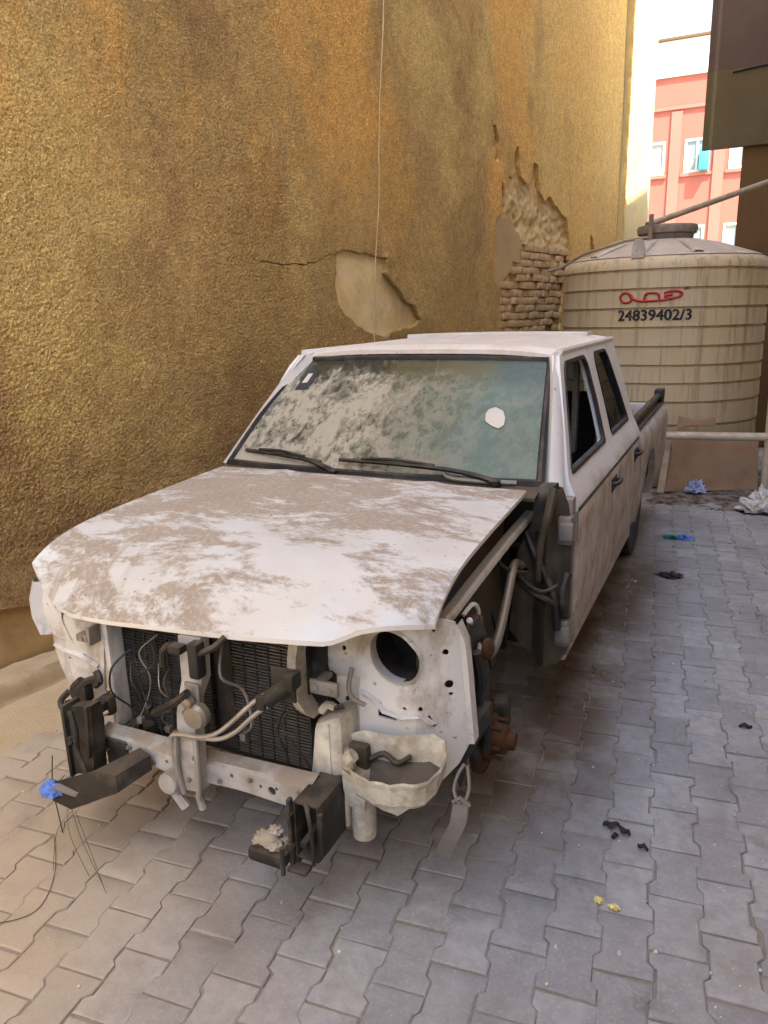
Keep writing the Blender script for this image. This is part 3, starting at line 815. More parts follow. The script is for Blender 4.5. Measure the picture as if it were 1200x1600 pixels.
# ------------------------------------------------------------------ buildings round the alley
rb = root('concrete_building', 'dark brown concrete building with overhanging upper floor beside the tank', 'building', (1.2, 8.4, 0))
MB().box(1.15, 2.58, 7.86, 12, 0, 3.44).build('wall', 'brownwall', rb)
MB().box(.72, 2.58, 7.80, 7.855, 3.40, 4.208).build('overhang', 'concrete2', rb)
MB().box(.72, 2.58, 7.80, 7.855, 4.209, 5.05).build('parapet', 'concrete', rb)
MB().box(.74, 2.58, 7.859, 7.95, 3.45, 5.0).build('slab', 'concrete2', rb)
mb = MB(); mb.tube([(.98 + t * 1.3, 7.79, 4.17 + .05 * math.sin(t * 2.2)) for t in [i / 8 for i in range(9)]], .012, 6); mb.build('conduit', 'dark', rb)
nb = root('added_shade_building', 'unseen pale building added along the right side to shade the alley', 'building', (2.6, -2, 0))  # out of view; added and shaped to keep sun off the alley
def prism(poly, z0, z1):
    n = len(poly)
    return MB().add([(x, y, z0) for x, y in poly] + [(x, y, z1) for x, y in poly], [tuple(reversed(range(n))), tuple(range(n, 2 * n))] + [(i, (i + 1) % n, n + (i + 1) % n, n + i) for i in range(n)])
prism([(2.6, -4.6), (12, -4.6), (12, -.44), (2.6, 6.48)], 0, 11.6).build('wall', 'added_render', nb)
prism([(2.6, 6.49), (5.0, 4.73), (5.0, 7.6), (2.6, 7.6)], 0, 8.7).build('added_wing', 'added_render', nb)  # added wing keeps the concrete building's front in shade

prism([(-3.2, -10.5), (6.0, -10.5), (6.0, -8.0), (-3.0, -8.0)], 0, 4.2).build('added_rear_blocker', 'added_render', nb)  # unseen block added behind the camera to cut fill light
far_b = root('red_building', 'sunlit salmon red building with white parapet at the end of the alley', 'building', (0, 25, 0))
winx = [(-4.1, -3.2), (-2.45, -1.45), (-.88, -.13), (.42, 1.25), (2.0, 2.9)]
whol = []
for z0, z1 in ((5.70, 6.68), (3.15, 4.13), (.9, 1.9)):
    for a, b in winx: whol.append([(a, z0), (b, z0), (b, z1), (a, z1)])
sheet([(-9, 0), (7, 0), (7, 8.48), (-9, 8.48)], whol, lambda x, z: (x, 25, z), (0, .22, 0), 1.2).build('wall', 'red', far_b, 20)
MB().box(-9, 7, 25.23, 33, 0, 8.48).build('building_block', 'red', far_b)
MB().box(-9.04, 7.04, 24.93, 33, 8.49, 9.48).build('parapet', 'whitewall', far_b)
MB().box(-9.1, 7.1, 24.86, 33, 9.49, 9.56).build('coping', 'brownwall', far_b)
MB().box(-9.02, 7.02, 24.94, 24.995, 7.56, 7.66).build('moulding', 'redtrim', far_b)
for a, b in [(-1.32, -1.0), (-.02, .3)]:
    MB().box(a, b, 24.95, 24.997, 0, 7.5).build('pilaster', 'redtrim', far_b)
for k, h in enumerate(whol):
    a, b, z0, z1 = h[0][0], h[1][0], h[0][1], h[2][1]
    f = MB()
    t = .07
    f.box(a, b, 24.98, 25.06, z0, z0 + t); f.box(a, b, 24.98, 25.06, z1 - t, z1)
    f.box(a, a + t, 24.98, 25.06, z0 + t, z1 - t); f.box(b - t, b, 24.98, 25.06, z0 + t, z1 - t)
    mx = (a + b) / 2; f.box(mx - .03, mx + .03, 24.99, 25.05, z0 + t, z1 - t)
    w = f.build('window', 'winframe', far_b)
    MB().box(a + t, mx - .03, 25.02, 25.03, z0 + t, z1 - t).build('pane', 'pane', w)
    MB().box(mx + .03, b - t, 25.02, 25.03, z0 + t, z1 - t).build('pane', 'pane', w)
    MB().box(a - .08, b + .08, 24.93, 24.979, z0 - .10, z0 - .005).build('sill', 'redtrim', w)
mb = MB().box(-.42, -.13, 24.70, 24.975, 5.72, 6.35, None, .03)
mb.build('air_cooler', 'teal', far_b)

# ------------------------------------------------------------------ water tank
TC = Vector((.555, 6.05, 0)); TR = .965
tank = root('water_tank', 'large ribbed beige plastic water tank at the end of the alley', 'tank', TC)
prof = [(TR - .02, .02), (TR, .05)]
ribs = [.19, .40, .61, .82, .99, 1.155, 1.325, 1.495, 1.665, 1.835, 2.0]
for k, z in enumerate(ribs):
    prof += [(TR + .004, z - .030), (TR + .004, z - .016), (TR - .014, z - .006), (TR - .014, z + .006), (TR + .010, z + .014), (TR + .008, z + .032)]
prof += [(TR + .002, 2.06), (TR - .02, 2.10), (TR - .06, 2.125)]
MB().lathe(prof, TC, 'Z', 96).build('tank_body', 'tank', tank, 50)
dome = [(TR - .05, 2.127), (TR - .12, 2.155), (TR - .3, 2.215), (.52, 2.265), (.34, 2.305), (.30, 2.31)]
MB().lathe(dome, TC, 'Z', 96, False).build('dome', 'tanktop', tank, 50)
MB().lathe([(.24, 2.29), (.25, 2.36), (.275, 2.37), (.285, 2.42), (.275, 2.445), (.18, 2.455), (.05, 2.46)], (.572, 6.03, 0), 'Z', 40).build('lid', 'lid', tank, 40)
for a in (-40, -8, 25):
    # raised ribs and lugs on the dome
    d = Vector((math.sin(R(a)), -math.cos(R(a)), 0)); q = Vector((d.y, -d.x, 0))
    mb = MB(); mb.loft([[TC + d * r + q * w + Vector((0, 0, z)) for w, z in ((-.05, z0), (-.035, z0 + .014), (.035, z0 + .014), (.05, z0))] for r, z0 in ((.36, 2.29), (.55, 2.26), (.72, 2.205), (.88, 2.145))], False)
    mb.build('dome_rib', 'tanktop', tank)
a = R(-8); d = Vector((math.sin(a), -math.cos(a), 0)); q = Vector((-d.y, d.x, 0))
Tm = Matrix((q, -d, Vector((0, 0, 1)))).transposed().to_4x4(); Tm.translation = TC + d * .90
sheet([(-.055, 2.11), (.055, 2.11), (.055, 2.20), (.03, 2.27), (-.03, 2.27), (-.055, 2.20)], [ellipse(0, 2.17, .012, .012, 10)], lambda u, v: Tm @ Vector((u, -.05, v)), tuple(-d * .03), .05).build('lifting_lug', 'tanktop', tank)
a2 = R(-8); d2 = Vector((math.sin(a2), -math.cos(a2), 0))
MB().tube([TC + Vector((-.10, -.36, 2.29)), TC + Vector((-.10, -.36, 2.53))], .022, 10).build('vent_pipe', 'lid', tank)

def tcyl(ang_deg, z, off=.014):
    r = TR + off; a = R(ang_deg); return TC + Vector((math.sin(a) * r, -math.cos(a) * r, z))
txt = bpy.data.curves.new('txt', 'FONT'); txt.body = '24839402/3'; txt.size = .20; txt.offset = 0.0; txt.space_character = 1.02
to = bpy.data.objects.new('phone_number', txt); C.objects.link(to)
bpy.context.view_layer.update()
dg = bpy.context.evaluated_depsgraph_get()
tm = bpy.data.meshes.new_from_object(to.evaluated_get(dg)); bpy.data.objects.remove(to); bpy.data.curves.remove(txt)
bm = bmesh.new(); bm.from_mesh(tm); bmesh.ops.triangulate(bm, faces=bm.faces[:])
bmesh.ops.subdivide_edges(bm, edges=[e for e in bm.edges if e.calc_length() > .03], cuts=1)
xs = [v.co.x for v in bm.verts]; x0, x1 = min(xs), max(xs); ys = [v.co.y for v in bm.verts]; y0, y1 = min(ys), max(ys)
for v in bm.verts:
    t = (v.co.x - x0) / (x1 - x0); w = (v.co.y - y0) / (y1 - y0)
    v.co = tcyl(-16.2 + t * 37.3, 1.565 + w * .092, .012) - TC
geo = bm.verts[:] + bm.edges[:] + bm.faces[:]
for da, dz in ((.28, .0), (-.28, .0), (0, .0036), (0, -.0036)):      # heavier strokes
    r_ = bmesh.ops.duplicate(bm, geom=geo)
    rot = Matrix.Rotation(R(da), 3, 'Z')
    for v in r_['geom']:
        if isinstance(v, bmesh.types.BMVert): v.co = rot @ v.co; v.co.z += dz; v.co.x *= 1.0 - abs(da) * .0012; v.co.y *= 1.0 - abs(da) * .0012 - abs(dz) * .2
bm.to_mesh(tm); bm.free(); tm.materials.clear(); tm.materials.append(M['letters'])
to = bpy.data.objects.new('phone_number', tm); C.objects.link(to); to.parent = tank
lg = MB()
def lang(a): return -16.2 + (a + 24) * 1.066
def strip(pts, r, closed=False): lg.tube([tcyl(lang(a), z, .010) for a, z in pts], r, 6, closed, 4)
strip([(-23.5, 1.765), (-21.5, 1.725), (-18.5, 1.73), (-17.5, 1.77), (-20, 1.81), (-22.5, 1.80)], .011, True)
strip([(-19, 1.80), (-17, 1.755), (-13, 1.735), (-8, 1.735), (-2, 1.74), (2, 1.755)], .012)
strip([(-11.5, 1.745), (-11, 1.79), (-8, 1.805), (-5, 1.79), (-4.6, 1.75)], .011)
strip([(-2.5, 1.80), (1, 1.815), (4.5, 1.81), (6, 1.785), (3.5, 1.76), (-.5, 1.755), (-2, 1.775), (1.5, 1.785)], .011)
lg.build('logo', 'logo', tank)
lg = MB(); lg.tube([tcyl(lang(7), 1.835, .010), tcyl(lang(9), 1.845, .010)], .008, 6); lg.build('logo_mark', 'logodark', tank)

pa, pb = Vector((.40, 5.86, 2.452)), Vector((1.83, 7.85, 3.12))
tag(MB().tube([pa, pa + (pb - pa) * 1.42], .030, 12).build('supply_pipe', 'hose'), 'long beige water pipe rising from the tank lid to the concrete building', 'pipe')
hp = [(.42, 5.80, 2.33), (.24, 5.66, 2.305), (.06, 5.60, 2.255), (-.10, 5.64, 2.215), (-.22, 5.74, 2.185), (-.33, 5.88, 2.14), (-.44, 5.98, 2.10), (-.60, 6.06, 2.08)]
tag(MB().tube(hp, .014, 8, smooth=5).build('hose', 'hose'), 'dusty hose lying over the tank dome towards the ochre wall', 'hose')
tag(MB().tube([(.30, 4.86, .545), (2.60, 4.86, .612)], .036, 14).build('drain_pipe', 'pvc'), 'cream plastic pipe running level across the front of the tank', 'pipe')
tag(MB().tube([(1.635, 5.2, -.02), (1.62, 5.3, 1.30)], .035, 12).build('standing_pipe', 'pvc'), 'pale upright pipe standing at the right edge of the tank', 'pipe')
bd = root('board', 'brown board leaning against the foot of the water tank', 'board', (1.18, 4.95, 0))
sheet([(.80, .03), (1.58, .03), (1.55, .52), (1.2, .53), (.84, .515)], [], lambda x, z: (x, 4.90 + .30 * z + .012 * nz(x, z, 0, 4) + max(0, x - .8) * .45, z), (0, .02, .003), .08).build('board_panel', 'board', bd)
sheet([(.86, .60), (1.02, .64), (1.19, .63), (1.18, .70), (1.02, .68), (.87, .72)], [], lambda x, z: (x, 4.98 + .05 * z + .02 * nz(x, z, 0, 9) + max(0, x - 1.0) * .45, z), (0, .008, 0), .05).build('torn_flap', 'board', bd)
sheet([(.74, .02), (.80, .02), (.83, .50), (.78, .53)], [], lambda x, z: (x, 4.90 + .12 * z, z), (0, .02, 0), .08).build('batten', 'pvc', bd)

# ------------------------------------------------------------------ the stripped pickup
T = root('pickup_truck', 'stripped dusty white double cab pickup with no bumper, lamps or front wheels', 'pickup truck', (0, 1.7, 0))

def lerp_tab(tab, x):
    if x <= tab[0][0]: return tab[0][1]
    for (a, b), (c, d) in zip(tab, tab[1:]):
        if x <= c:
            t = (x - a) / (c - a); return b + (d - b) * t
    return tab[-1][1]
SIDE = [(.30, .79), (.36, .812), (.42, .828), (.50, .838), (.585, .842), (.60, .852), (.615, .846), (.75, .848), (.88, .845), (.93, .838), (.96, .830), (.99, .818), (1.03, .792), (1.08, .776), (1.25, .728), (1.47, .662), (1.505, .648), (1.52, .640)]
def sx(z): return lerp_tab(SIDE, z)

# --- bonnet
LIP = [(-.775, -.60, .900), (-.70, -.635, .838), (-.62, -.665, .795), (-.52, -.69, .788), (-.366, -.70, .793), (-.18, -.72, .812), (.002, -.73, .830), (.222, -.725, .845), (.356, -.71, .850), (.427, -.69, .850), (.454, -.675, .860), (.502, -.655, .882), (.568, -.635, .897), (.626, -.60, .896), (.679, -.55, .887)]
def lip(t):
    # by arc parameter on x
    x = -.775 + t * 1.454
    for a, b in zip(LIP, LIP[1:]):
        if x <= b[0] + 1e-6:
            k = (x - a[0]) / (b[0] - a[0]); k = max(0, min(1, k))
            return Vector([a[i] + (b[i] - a[i]) * k for i in range(3)])
    return Vector(LIP[-1])
def bonnet(u, v):
    tt = u
    L = lip(tt)
    xr = -.715 + u * 1.39
    yr = .40 - .045 * (1 - (2 * u - 1) ** 2)
    zr = 1.046 - .008 * u + .014 * (1 - (2 * u - 1) ** 2)
    Rr = Vector((xr, yr, zr))
    t = v ** .75
    gshape = .42 * t + .58 * t ** 9
    # the crown of the bonnet stands higher than its lip line lets on
    zt = zr - (.048 + .052 * math.sin(math.pi * min(1, u * .8 + .12)))
    p = Rr.lerp(L, t); p.z = zr + (zt - zr) * t + (L.z - zt) * t ** 9
    crown = .020 * (1 - (2 * u - 1) ** 2) * math.sin(math.pi * min(1, t * 1.05))
    crease = .006 * (math.exp(-((u - .26) / .03) ** 2) + math.exp(-((u - .74) / .03) ** 2)) * (1 - t) 
    p.z += crown + crease + .004 * nz(p.x, p.y, 0, 3.2, 4)
    return p
hood = MB(); hood.grid(bonnet, 72, 60)
hoodo = hood.build('bonnet', 'hood', T, 40)
# folded edge under the bonnet
edge = MB()
ring = [bonnet(0, j / 40) for j in range(41)] + [bonnet(i / 60, 1) for i in range(1, 61)] + [bonnet(1, 1 - j / 40) for j in range(1, 41)]
cen = Vector((-.02, -.1, .9))
inner = []
for p in ring:
    q = p.lerp(Vector((cen.x, cen.y, p.z)), .022); inner.append(q)
edge.loft([[p for p in ring], [p + Vector((0, 0, -.014)) for p in ring], [q + Vector((0, 0, -.016)) for q in inner]], False)
edge.build('bonnet_edge', 'white', hoodo, 40)
under = MB(); under.grid(lambda u, v: bonnet(.02 + u * .96, .02 + v * .955) + Vector((0, 0, -.022)), 20, 20); under.build('bonnet_liner', 'engine', hoodo)

# --- windscreen and its surround
def ws(s, t, off=0.):
    """s -1..1 across, t 0 bottom .. 1 top"""
    x = s * (.722 + (.612 - .722) * t)
    bow = .055 * (1 - s * s)
    y = .475 + (1.065 - .475) * t - bow
    z = 1.052 + (1.480 - 1.052) * t + .03 * math.sin(math.pi * t) + .012 * (1 - s * s) * t
    return Vector((x - .012, y - off * .6, z + off * .8))
gl = MB(); gl.grid(lambda u, v: ws(-1 + 2 * u, v), 24, 12)
wso = gl.build('windscreen', 'windscreen', T)
seal = MB()
def per(k, n=40):
    o = []
    for i in range(n): o.append((-1 + 2 * i / n, 0))
    for i in range(n): o.append((1, i / n))
    for i in range(n): o.append((1 - 2 * i / n, 1))
    for i in range(n): o.append((-1, 1 - i / n))
    return o
P0 = per(0)
def ins(s, t, d): return (max(-1 + d, min(1 - d, s)), max(d * .8, min(1 - d * 1.3, t)))
loops = [[ws(s * 1.012, -.02 + 1.04 * t, .000) for s, t in P0], [ws(s, t, .012) for s, t in P0], [ws(*ins(s, t, .016), .012) for s, t in P0], [ws(*ins(s, t, .028), .002) for s, t in P0]]
seal.loft(loops, True); seal.build('windscreen_seal', 'seal', wso)
# stickers on the glass
def ws_at(x, z):
    t = (z - 1.052) / .428
    for _ in range(6):
        s = (x + .012) / (.722 - .11 * t); zz_ = 1.052 + .428 * t + .03 * math.sin(math.pi * t) + .012 * (1 - s * s) * t
        t += (z - zz_) / .43
    return ws(s, t, .004)
oct_ = [(.462 + .043 * math.cos(a) * (1.06 if k % 2 else .93), 1.262 + .036 * math.sin(a) * (1.05 if k % 3 else .92)) for k, a in enumerate([2 * math.pi * i / 9 for i in range(9)])]
sheet(oct_, [], lambda x, z: ws_at(x - .55 * (z - 1.262), z), (0, -.0012, .001), .03).build('paper_sticker', 'paper', wso)
sheet([(-.575, 1.345), (-.50, 1.350), (-.495, 1.425), (-.57, 1.42)], [], lambda x, z: ws_at(x, z), (0, -.0012, .001), .03).build('permit_sticker', 'sticker_dark', wso)
sheet([(-.555, 1.372), (-.525, 1.374), (-.525, 1.412), (-.552, 1.41)], [], lambda x, z: ws_at(x, z) + Vector((0, -.002, .002)), (0, -.0008, .0006), .03).build('sticker_print', 'paper', wso)
# visor strip and mirror behind the glass
mb = MB(); mb.box(-.06, .07, .965, 1.0, 1.375, 1.425, None, .01); mb.tube([(0, .98, 1.42), (0, 1.02, 1.47)], .008, 6); mb.build('rear_view_mirror', 'black', T)

# --- wipers
def wiper(pivot, tip, b0, b1, name='wiper'):
    m = MB()
    p = [Vector(q) for q in (pivot, tip)]
    mid = (p[0] + p[1]) / 2 + Vector((0, -.004, .016))
    m.tube([p[0], p[0] + (p[1] - p[0]) * .12 + Vector((0, 0, .012)), mid, p[1]], [.014, .012, .010, .008], 6, smooth=4)
    m.lathe([(.017, -.01), (.017, .012), (.006, .02)], p[0], 'Z', 12)
    o = m.build(name, 'black', T)
    bl = MB(); q0, q1 = Vector(b0), Vector(b1)
    bl.tube([q0, (q0 + q1) / 2 + Vector((0, -.008, .006)), q1], .009, 6, smooth=5)
    bl.tube([q0 + (q1 - q0) * .2 + Vector((0, -.004, .014)), (q0 + q1) / 2 + Vector((0, -.012, .024)), q0 + (q1 - q0) * .8 + Vector((0, -.004, .014))], .007, 6, smooth=4)
    bl.build('wiper_blade', 'black', o)
wiper((-.15, .405, 1.050), (-.42, .468, 1.105), (-.66, .515, 1.104), (-.22, .425, 1.090))
wiper((.55, .42, 1.052), (.20, .425, 1.102), (-.14, .445, 1.102), (.40, .435, 1.088))

# --- scuttle between bonnet and glass
cw = MB(); cw.grid(lambda u, v: Vector((-.735 + u * 1.45, .345 + .115 * v - .045 * (1 - (2 * u - 1) ** 2) + .01, 1.022 + .020 * v + .008 * (1 - (2 * u - 1) ** 2))), 30, 4, (0, 0, -.012))
cwo = cw.build('scuttle', 'grime', T)
m = MB()
for k in range(11):
    x = -.62 + k * .035
    m.box(x, x + .022, .40, .425, 1.041, 1.046)
m.build('scuttle_vent', 'black', cwo)
m = MB(); m.tube([(.335, .43, 1.075), (.36, .425, 1.062), (.42, .42, 1.058), (.52, .43, 1.055), (.62, .455, 1.052)], .010, 7, smooth=4); m.build('washer_hose', 'greymetal', T)

# --- roof
def roof_f(u, v):
    hw = .612 + .028 * min(1, v / .25) ** .7
    x = (2 * u - 1) * hw; y = 1.055 + 1.395 * v - .055 * (1 - (2 * u - 1) ** 2) * (1 - v)
    e = 1 - abs(2 * u - 1) ** 6
    z = 1.512 + .012 * v - .006 * v * v + .022 * e + .012 * (1 - (2 * u - 1) ** 2)
    if v < .06: z -= .020 * (1 - v / .06) ** 2
    if v > .95: z -= .03 * ((v - .95) / .05) ** 2
    for c in (.28, .50, .72):
        z += .007 * max(0, 1 - abs(u - c) / .06) ** .5 * (1 if .22 < v < .9 else 0)
    return Vector((x, y, z))
MB().grid(roof_f, 60, 50, (0, 0, -.02)).build('roof', 'roof', T, 40)

mb = MB(); mb.loft([[Vector((x, 2.20 + .02 * x * x, zz_ - .012)), Vector((x, 2.20 + .02 * x * x, zz_ + .008)), Vector((x, 2.22, zz_ + .013)), Vector((x, 2.36, zz_ + .011)), Vector((x, 2.38, zz_ - .010))] for x, zz_ in [(-.58 + 1.12 * k / 12, 1.543 + .008 * (1 - ((k - 6) / 6) ** 2)) for k in range(13)]], True, True, True); mb.build('roof_strip', 'roof', T, 50)
# --- cab side: pillars, doors, quarter (both sides)
def sidefn(sgn, push=0.):
    return lambda y, z: Vector((sgn * (sx(z) + push), y, z))
front_door = [(.548, .365), (.540, .60), (.545, .90), (.575, .99), (.600, 1.045), (.80, 1.29), (.935, 1.455), (.99, 1.498), (1.10, 1.512), (1.575, 1.512), (1.598, 1.47), (1.585, 1.30), (1.560, 1.05), (1.553, .80), (1.553, .365)]
front_win = [(.665, 1.052), (.80, 1.215), (.985, 1.435), (1.045, 1.472), (1.46, 1.474), (1.505, 1.43), (1.50, 1.25), (1.470, 1.055)]
rear_door = [(1.561, .365), (1.561, .80), (1.568, 1.05), (1.593, 1.30), (1.606, 1.47), (1.585, 1.512), (2.09, 1.512), (2.165, 1.47), (2.27, 1.26), (2.355, 1.05), (2.372, .95), (2.372, .62), (2.33, .365)]
rear_win = [(1.665, 1.055), (1.685, 1.25), (1.70, 1.43), (1.735, 1.474), (2.055, 1.474), (2.105, 1.43), (2.19, 1.25), (2.265, 1.055)]
def rounded(poly, r=.03):
    out = []; n = len(poly)
    for i in range(n):
        a, b, c = Vector(poly[i - 1]), Vector(poly[i]), Vector(poly[(i + 1) % n])
        d1 = min(r, (a - b).length * .4); d2 = min(r, (c - b).length * .4)
        p = b + (a - b).normalized() * d1; q = b + (c - b).normalized() * d2
        for t in (0, .33, .67, 1): 
            w = p.lerp(b, t).lerp(b.lerp(q, t), t); out.append((w.x, w.y))
    return out
def grow(poly, d):
    c = (sum(p[0] for p in poly) / len(poly), sum(p[1] for p in poly) / len(poly))
    return [(p[0] + math.copysign(d, p[0] - c[0]), p[1] + math.copysign(d, p[1] - c[1])) for p in poly]
for sg in (1, -1):
    for name, po, wi in (('front_door', front_door, front_win), ('rear_door', rear_door, rear_win)):
        wr = densify(rounded(wi, .03), .05)
        mb = sheet(densify(po, .045), [wr], sidefn(sg), (-sg * .035, 0, 0), .045)
        d = mb.build(name, 'side', T, 28)
        # window rubber just inside the opening, then the pane
        s2 = MB(); n = len(wr); f = sidefn(sg)
        cx_, cz_ = sum(p[0] for p in wr) / n, sum(p[1] for p in wr) / n
        lo = []
        for dn, px_ in ((.0, .003), (.0, .006), (.014, .004), (.016, -.014)):
            lo.append([f(p[0] + (cx_ - p[0]) * dn / .35, p[1] + (cz_ - p[1]) * dn / .20) + Vector((sg * px_, 0, 0)) for p in wr])
        s2.loft(lo, True); s2.build('window_seal', 'seal', d)
        if not (name == 'front_door' and sg > 0):      # that pane is wound down
            MB().add([f(*p) - Vector((sg * .016, 0, 0)) for p in wr], [tuple(range(n))]).build('window_glass', 'glass' if sg > 0 else 'glassdark', d, None)
        if name == 'front_door':   # quarter post of the sliding glass
            hy, hz = 1.41, .865
        else:
            hy, hz = 2.22, .865
        h = MB(); X = sx(hz)
        h.box(*(sorted((sg * (X - .002), sg * (X + .004)))), hy - .085, hy + .06, hz - .032, hz + .034, None, .0015)
        h.build('handle_recess', 'dark', d)
        h = MB(); h.tube([(sg * (X + .004), hy - .07, hz + .008), (sg * (X + .026), hy - .055, hz + .012), (sg * (X + .028), hy + .03, hz + .012), (sg * (X + .004), hy + .05, hz + .008)], .011, 8, smooth=4)
        h.build('door_handle', 'black', d)
        t = MB(); y0, y1 = (.552, 1.550) if name == 'front_door' else (1.566, 2.368)
        t.loft([[f(y, .944) + Vector((sg * .0015, 0, 0)), f(y, .940) + Vector((sg * .004, 0, 0)), f(y, .934) + Vector((sg * .004, 0, 0)), f(y, .930) + Vector((sg * .0015, 0, 0))] for y in [y0 + (y1 - y0) * i / 6 for i in range(7)]], False)
        t.build('crease_line', 'dark', d)  # thin dark strip along the door crease
    # windscreen pillar
    f = sidefn(sg)
    ap = MB(); loops = []
    for k in range(13):
        t = k / 12
        y = .500 + (1.03 - .500) * t; z = 1.035 + (1.502 - 1.035) * t + .012 * math.sin(math.pi * t)
        a = Vector((sg * (sx(z) - .004), y + .030, z - .006)); b = Vector((sg * (sx(z) - .012), y - .010, z + .008)); c = Vector((sg * (.742 + (.628 - .742) * t), y - .034, z + .010)); d_ = Vector((sg * (.70 + (.59 - .70) * t), y + .03, z - .012))
        loops.append([a, b, c, d_])
    ap.loft(loops, True, True, True); ap.build('windscreen_pillar', 'white', T, 50)
    # roof rail over the doors
    rr = MB(); loops = []
    for k in range(14):
        y = 1.03 + (2.42 - 1.03) * k / 13
        loops.append([Vector((sg * .652, y, 1.500)), Vector((sg * .656, y, 1.514)), Vector((sg * .648, y, 1.524)), Vector((sg * .630, y, 1.522)), Vector((sg * .60, y, 1.48))])
    rr.loft(loops, True, True, True); rr.build('roof_rail', 'white', T, 50)
    # rear quarter of the cab
    q = [(2.380, .40), (2.380, .95), (2.363, 1.05), (2.278, 1.26), (2.172, 1.475), (2.10, 1.512), (2.40, 1.512), (2.445, 1.30), (2.47, 1.05), (2.47, .40)]
    sheet(densify(q, .05), [], f, (-sg * .04, 0, 0), .05).build('cab_corner', 'side', T, 30)
    # sill
    MB().box(*(sorted((sg * .74, sg * .808))), .56, 2.46, .295, .362, None, .012).build('sill', 'side', T)
    # inner cab side so that no daylight leaks between panels
    MB().box(*(sorted((sg * .70, sg * .745))), .58, 2.40, .36, .98).build('door_trim', 'engine', T)
    MB().box(*(sorted((sg * .60, sg * .625))), 1.545, 1.60, .98, 1.50).build('door_pillar', 'greymetal', T)
# cab shell and seats inside
MB().box(-.70, .70, .60, 2.42, .33, .37).build('cab_floor', 'engine', T)
bk = sheet([(-.74, .37), (.74, .37), (.76, 1.0), (.64, 1.50), (-.64, 1.50), (-.76, 1.0)], [rounded([(-.52, 1.10), (.52, 1.10), (.47, 1.40), (-.47, 1.40)], .04)], lambda x, z: (x, 2.435, z), (0, .03, 0), .12)
bk.build('cab_back', 'white', T)
MB().add([(-.51, 2.45, 1.11), (.51, 2.45, 1.11), (.46, 2.45, 1.39), (-.46, 2.45, 1.39)], [(0, 1, 2, 3)]).build('rear_window', 'glass', T, None)
db = MB(); db.grid(lambda u, v: Vector((-.70 + 1.40 * u, .52 + .34 * v + .04 * math.sin(3.14 * u), 1.045 - .06 * v * v - .015 * math.cos(12 * u) * v)), 20, 8, (0, 0, -.25)); db.build('dashboard', 'seat', T)
sw = MB(); Ms = Matrix.Translation((.36, .97, 1.02)) @ Matrix.Rotation(R(-62), 4, 'X')
sw.tube([Ms @ Vector((.185 * math.cos(a), .185 * math.sin(a), 0)) for a in [2 * math.pi * i / 28 for i in range(28)]], .015, 8, True)
sw.tube([Ms @ Vector((-.18, 0, 0)), Ms @ Vector((0, -.03, -.03)), Ms @ Vector((.18, 0, 0))], .014, 6, smooth=3)
sw.tube([Ms @ Vector((0, -.02, -.02)), Ms @ Vector((0, 0, -.30))], .03, 8); sw.build('steering_wheel', 'black', T)
for x in (-.36, .36):
    for y0, nm in ((1.18, 'front_seat'), (1.98, 'rear_seat')):
        m = MB(); m.box(x - .24, x + .24, y0 - .28, y0 + .22, .52, .66, None, .05)
        Mt = Matrix.Translation((x, y0 + .25, .62)) @ Matrix.Rotation(R(-14), 4, 'X')
        m.box(-.23, .23, -.06, .06, 0, .60, Mt, .045)
        if nm == 'front_seat': m.box(-.13, .13, -.04, .05, .63, .80, Mt, .035)
        m.build(nm, 'seat', T)

# --- load bed
for sg in (1, -1):
    f = lambda y, z, sg=sg: Vector((sg * (lerp_tab([(.36, .815), (.45, .835), (.6, .845), (.80, .848), (.88, .842), (.915, .825), (.935, .80)], z)), y, z))
    arch = [(3.02 + .44 * math.cos(t), .35 + .43 * math.sin(t)) for t in [math.pi * i / 16 for i in range(17)]]
    bo = [(2.485, .38), (2.54, .38)] + list(reversed(arch)) + [(3.50, .38), (4.12, .44), (4.165, .55), (4.165, .935), (2.485, .935)]
    bs = sheet(densify(bo, .06), [], f, (-sg * .03, 0, 0), .055).build('bed_side', 'side', T, 30)
    lpn = MB(); lpn.loft([[f(y, z) + Vector((sg * .006, 0, 0)), f(y + dy, z + dz) + Vector((sg * .006, 0, 0)), f(y + dy, z + dz) + Vector((-sg * .10, 0, 0))] for (y, z), (dy, dz) in [((3.02 + .455 * math.cos(t), .35 + .445 * math.sin(t)), (-.03 * math.cos(t), -.03 * math.sin(t))) for t in [math.pi * i / 16 for i in range(17)]]], False)
    lpn.build('arch_lip', 'side', bs, 40)
    wl = MB(); wl.grid(lambda u, v, sg=sg: Vector((sg * (.80 - .25 * v), 3.02 + .45 * math.cos(math.pi * u), .35 + .44 * math.sin(math.pi * u))), 16, 3); wl.build('wheel_housing', 'engine', T)
    MB().box(*(sorted((sg * .735, sg * .80))), 2.49, 4.16, .50, .930).build('bed_wall', 'grime', T)
    MB().box(*(sorted((sg * .73, sg * .815))), 2.49, 4.165, .936, .955, None, .006).build('bed_rail', 'dark', T)
    br = MB(); br.tube([(sg * .775, 2.62, .955), (sg * .775, 2.70, 1.00), (sg * .775, 3.95, 1.005), (sg * .775, 4.10, 1.02)], .022, 8, smooth=4)
    br.box(*(sorted((sg * .745, sg * .815))), 4.02, 4.16, .958, 1.055, None, .014); br.build('side_bar', 'dark', T)
    MB().box(*(sorted((sg * .80, sg * .842))), 4.168, 4.20, .58, .85, None, .008).build('tail_lamp', 'rust', T)
MB().box(-.735, .735, 2.49, 4.14, .50, .53).build('bed_floor', 'grime', T)
MB().box(-.735, .735, 2.487, 2.52, .53, .92).build('bed_bulkhead', 'grime', T)
tg = MB().box(-.745, .745, 4.142, 4.175, .52, .93, None, .008).build('tailgate', 'side', T)
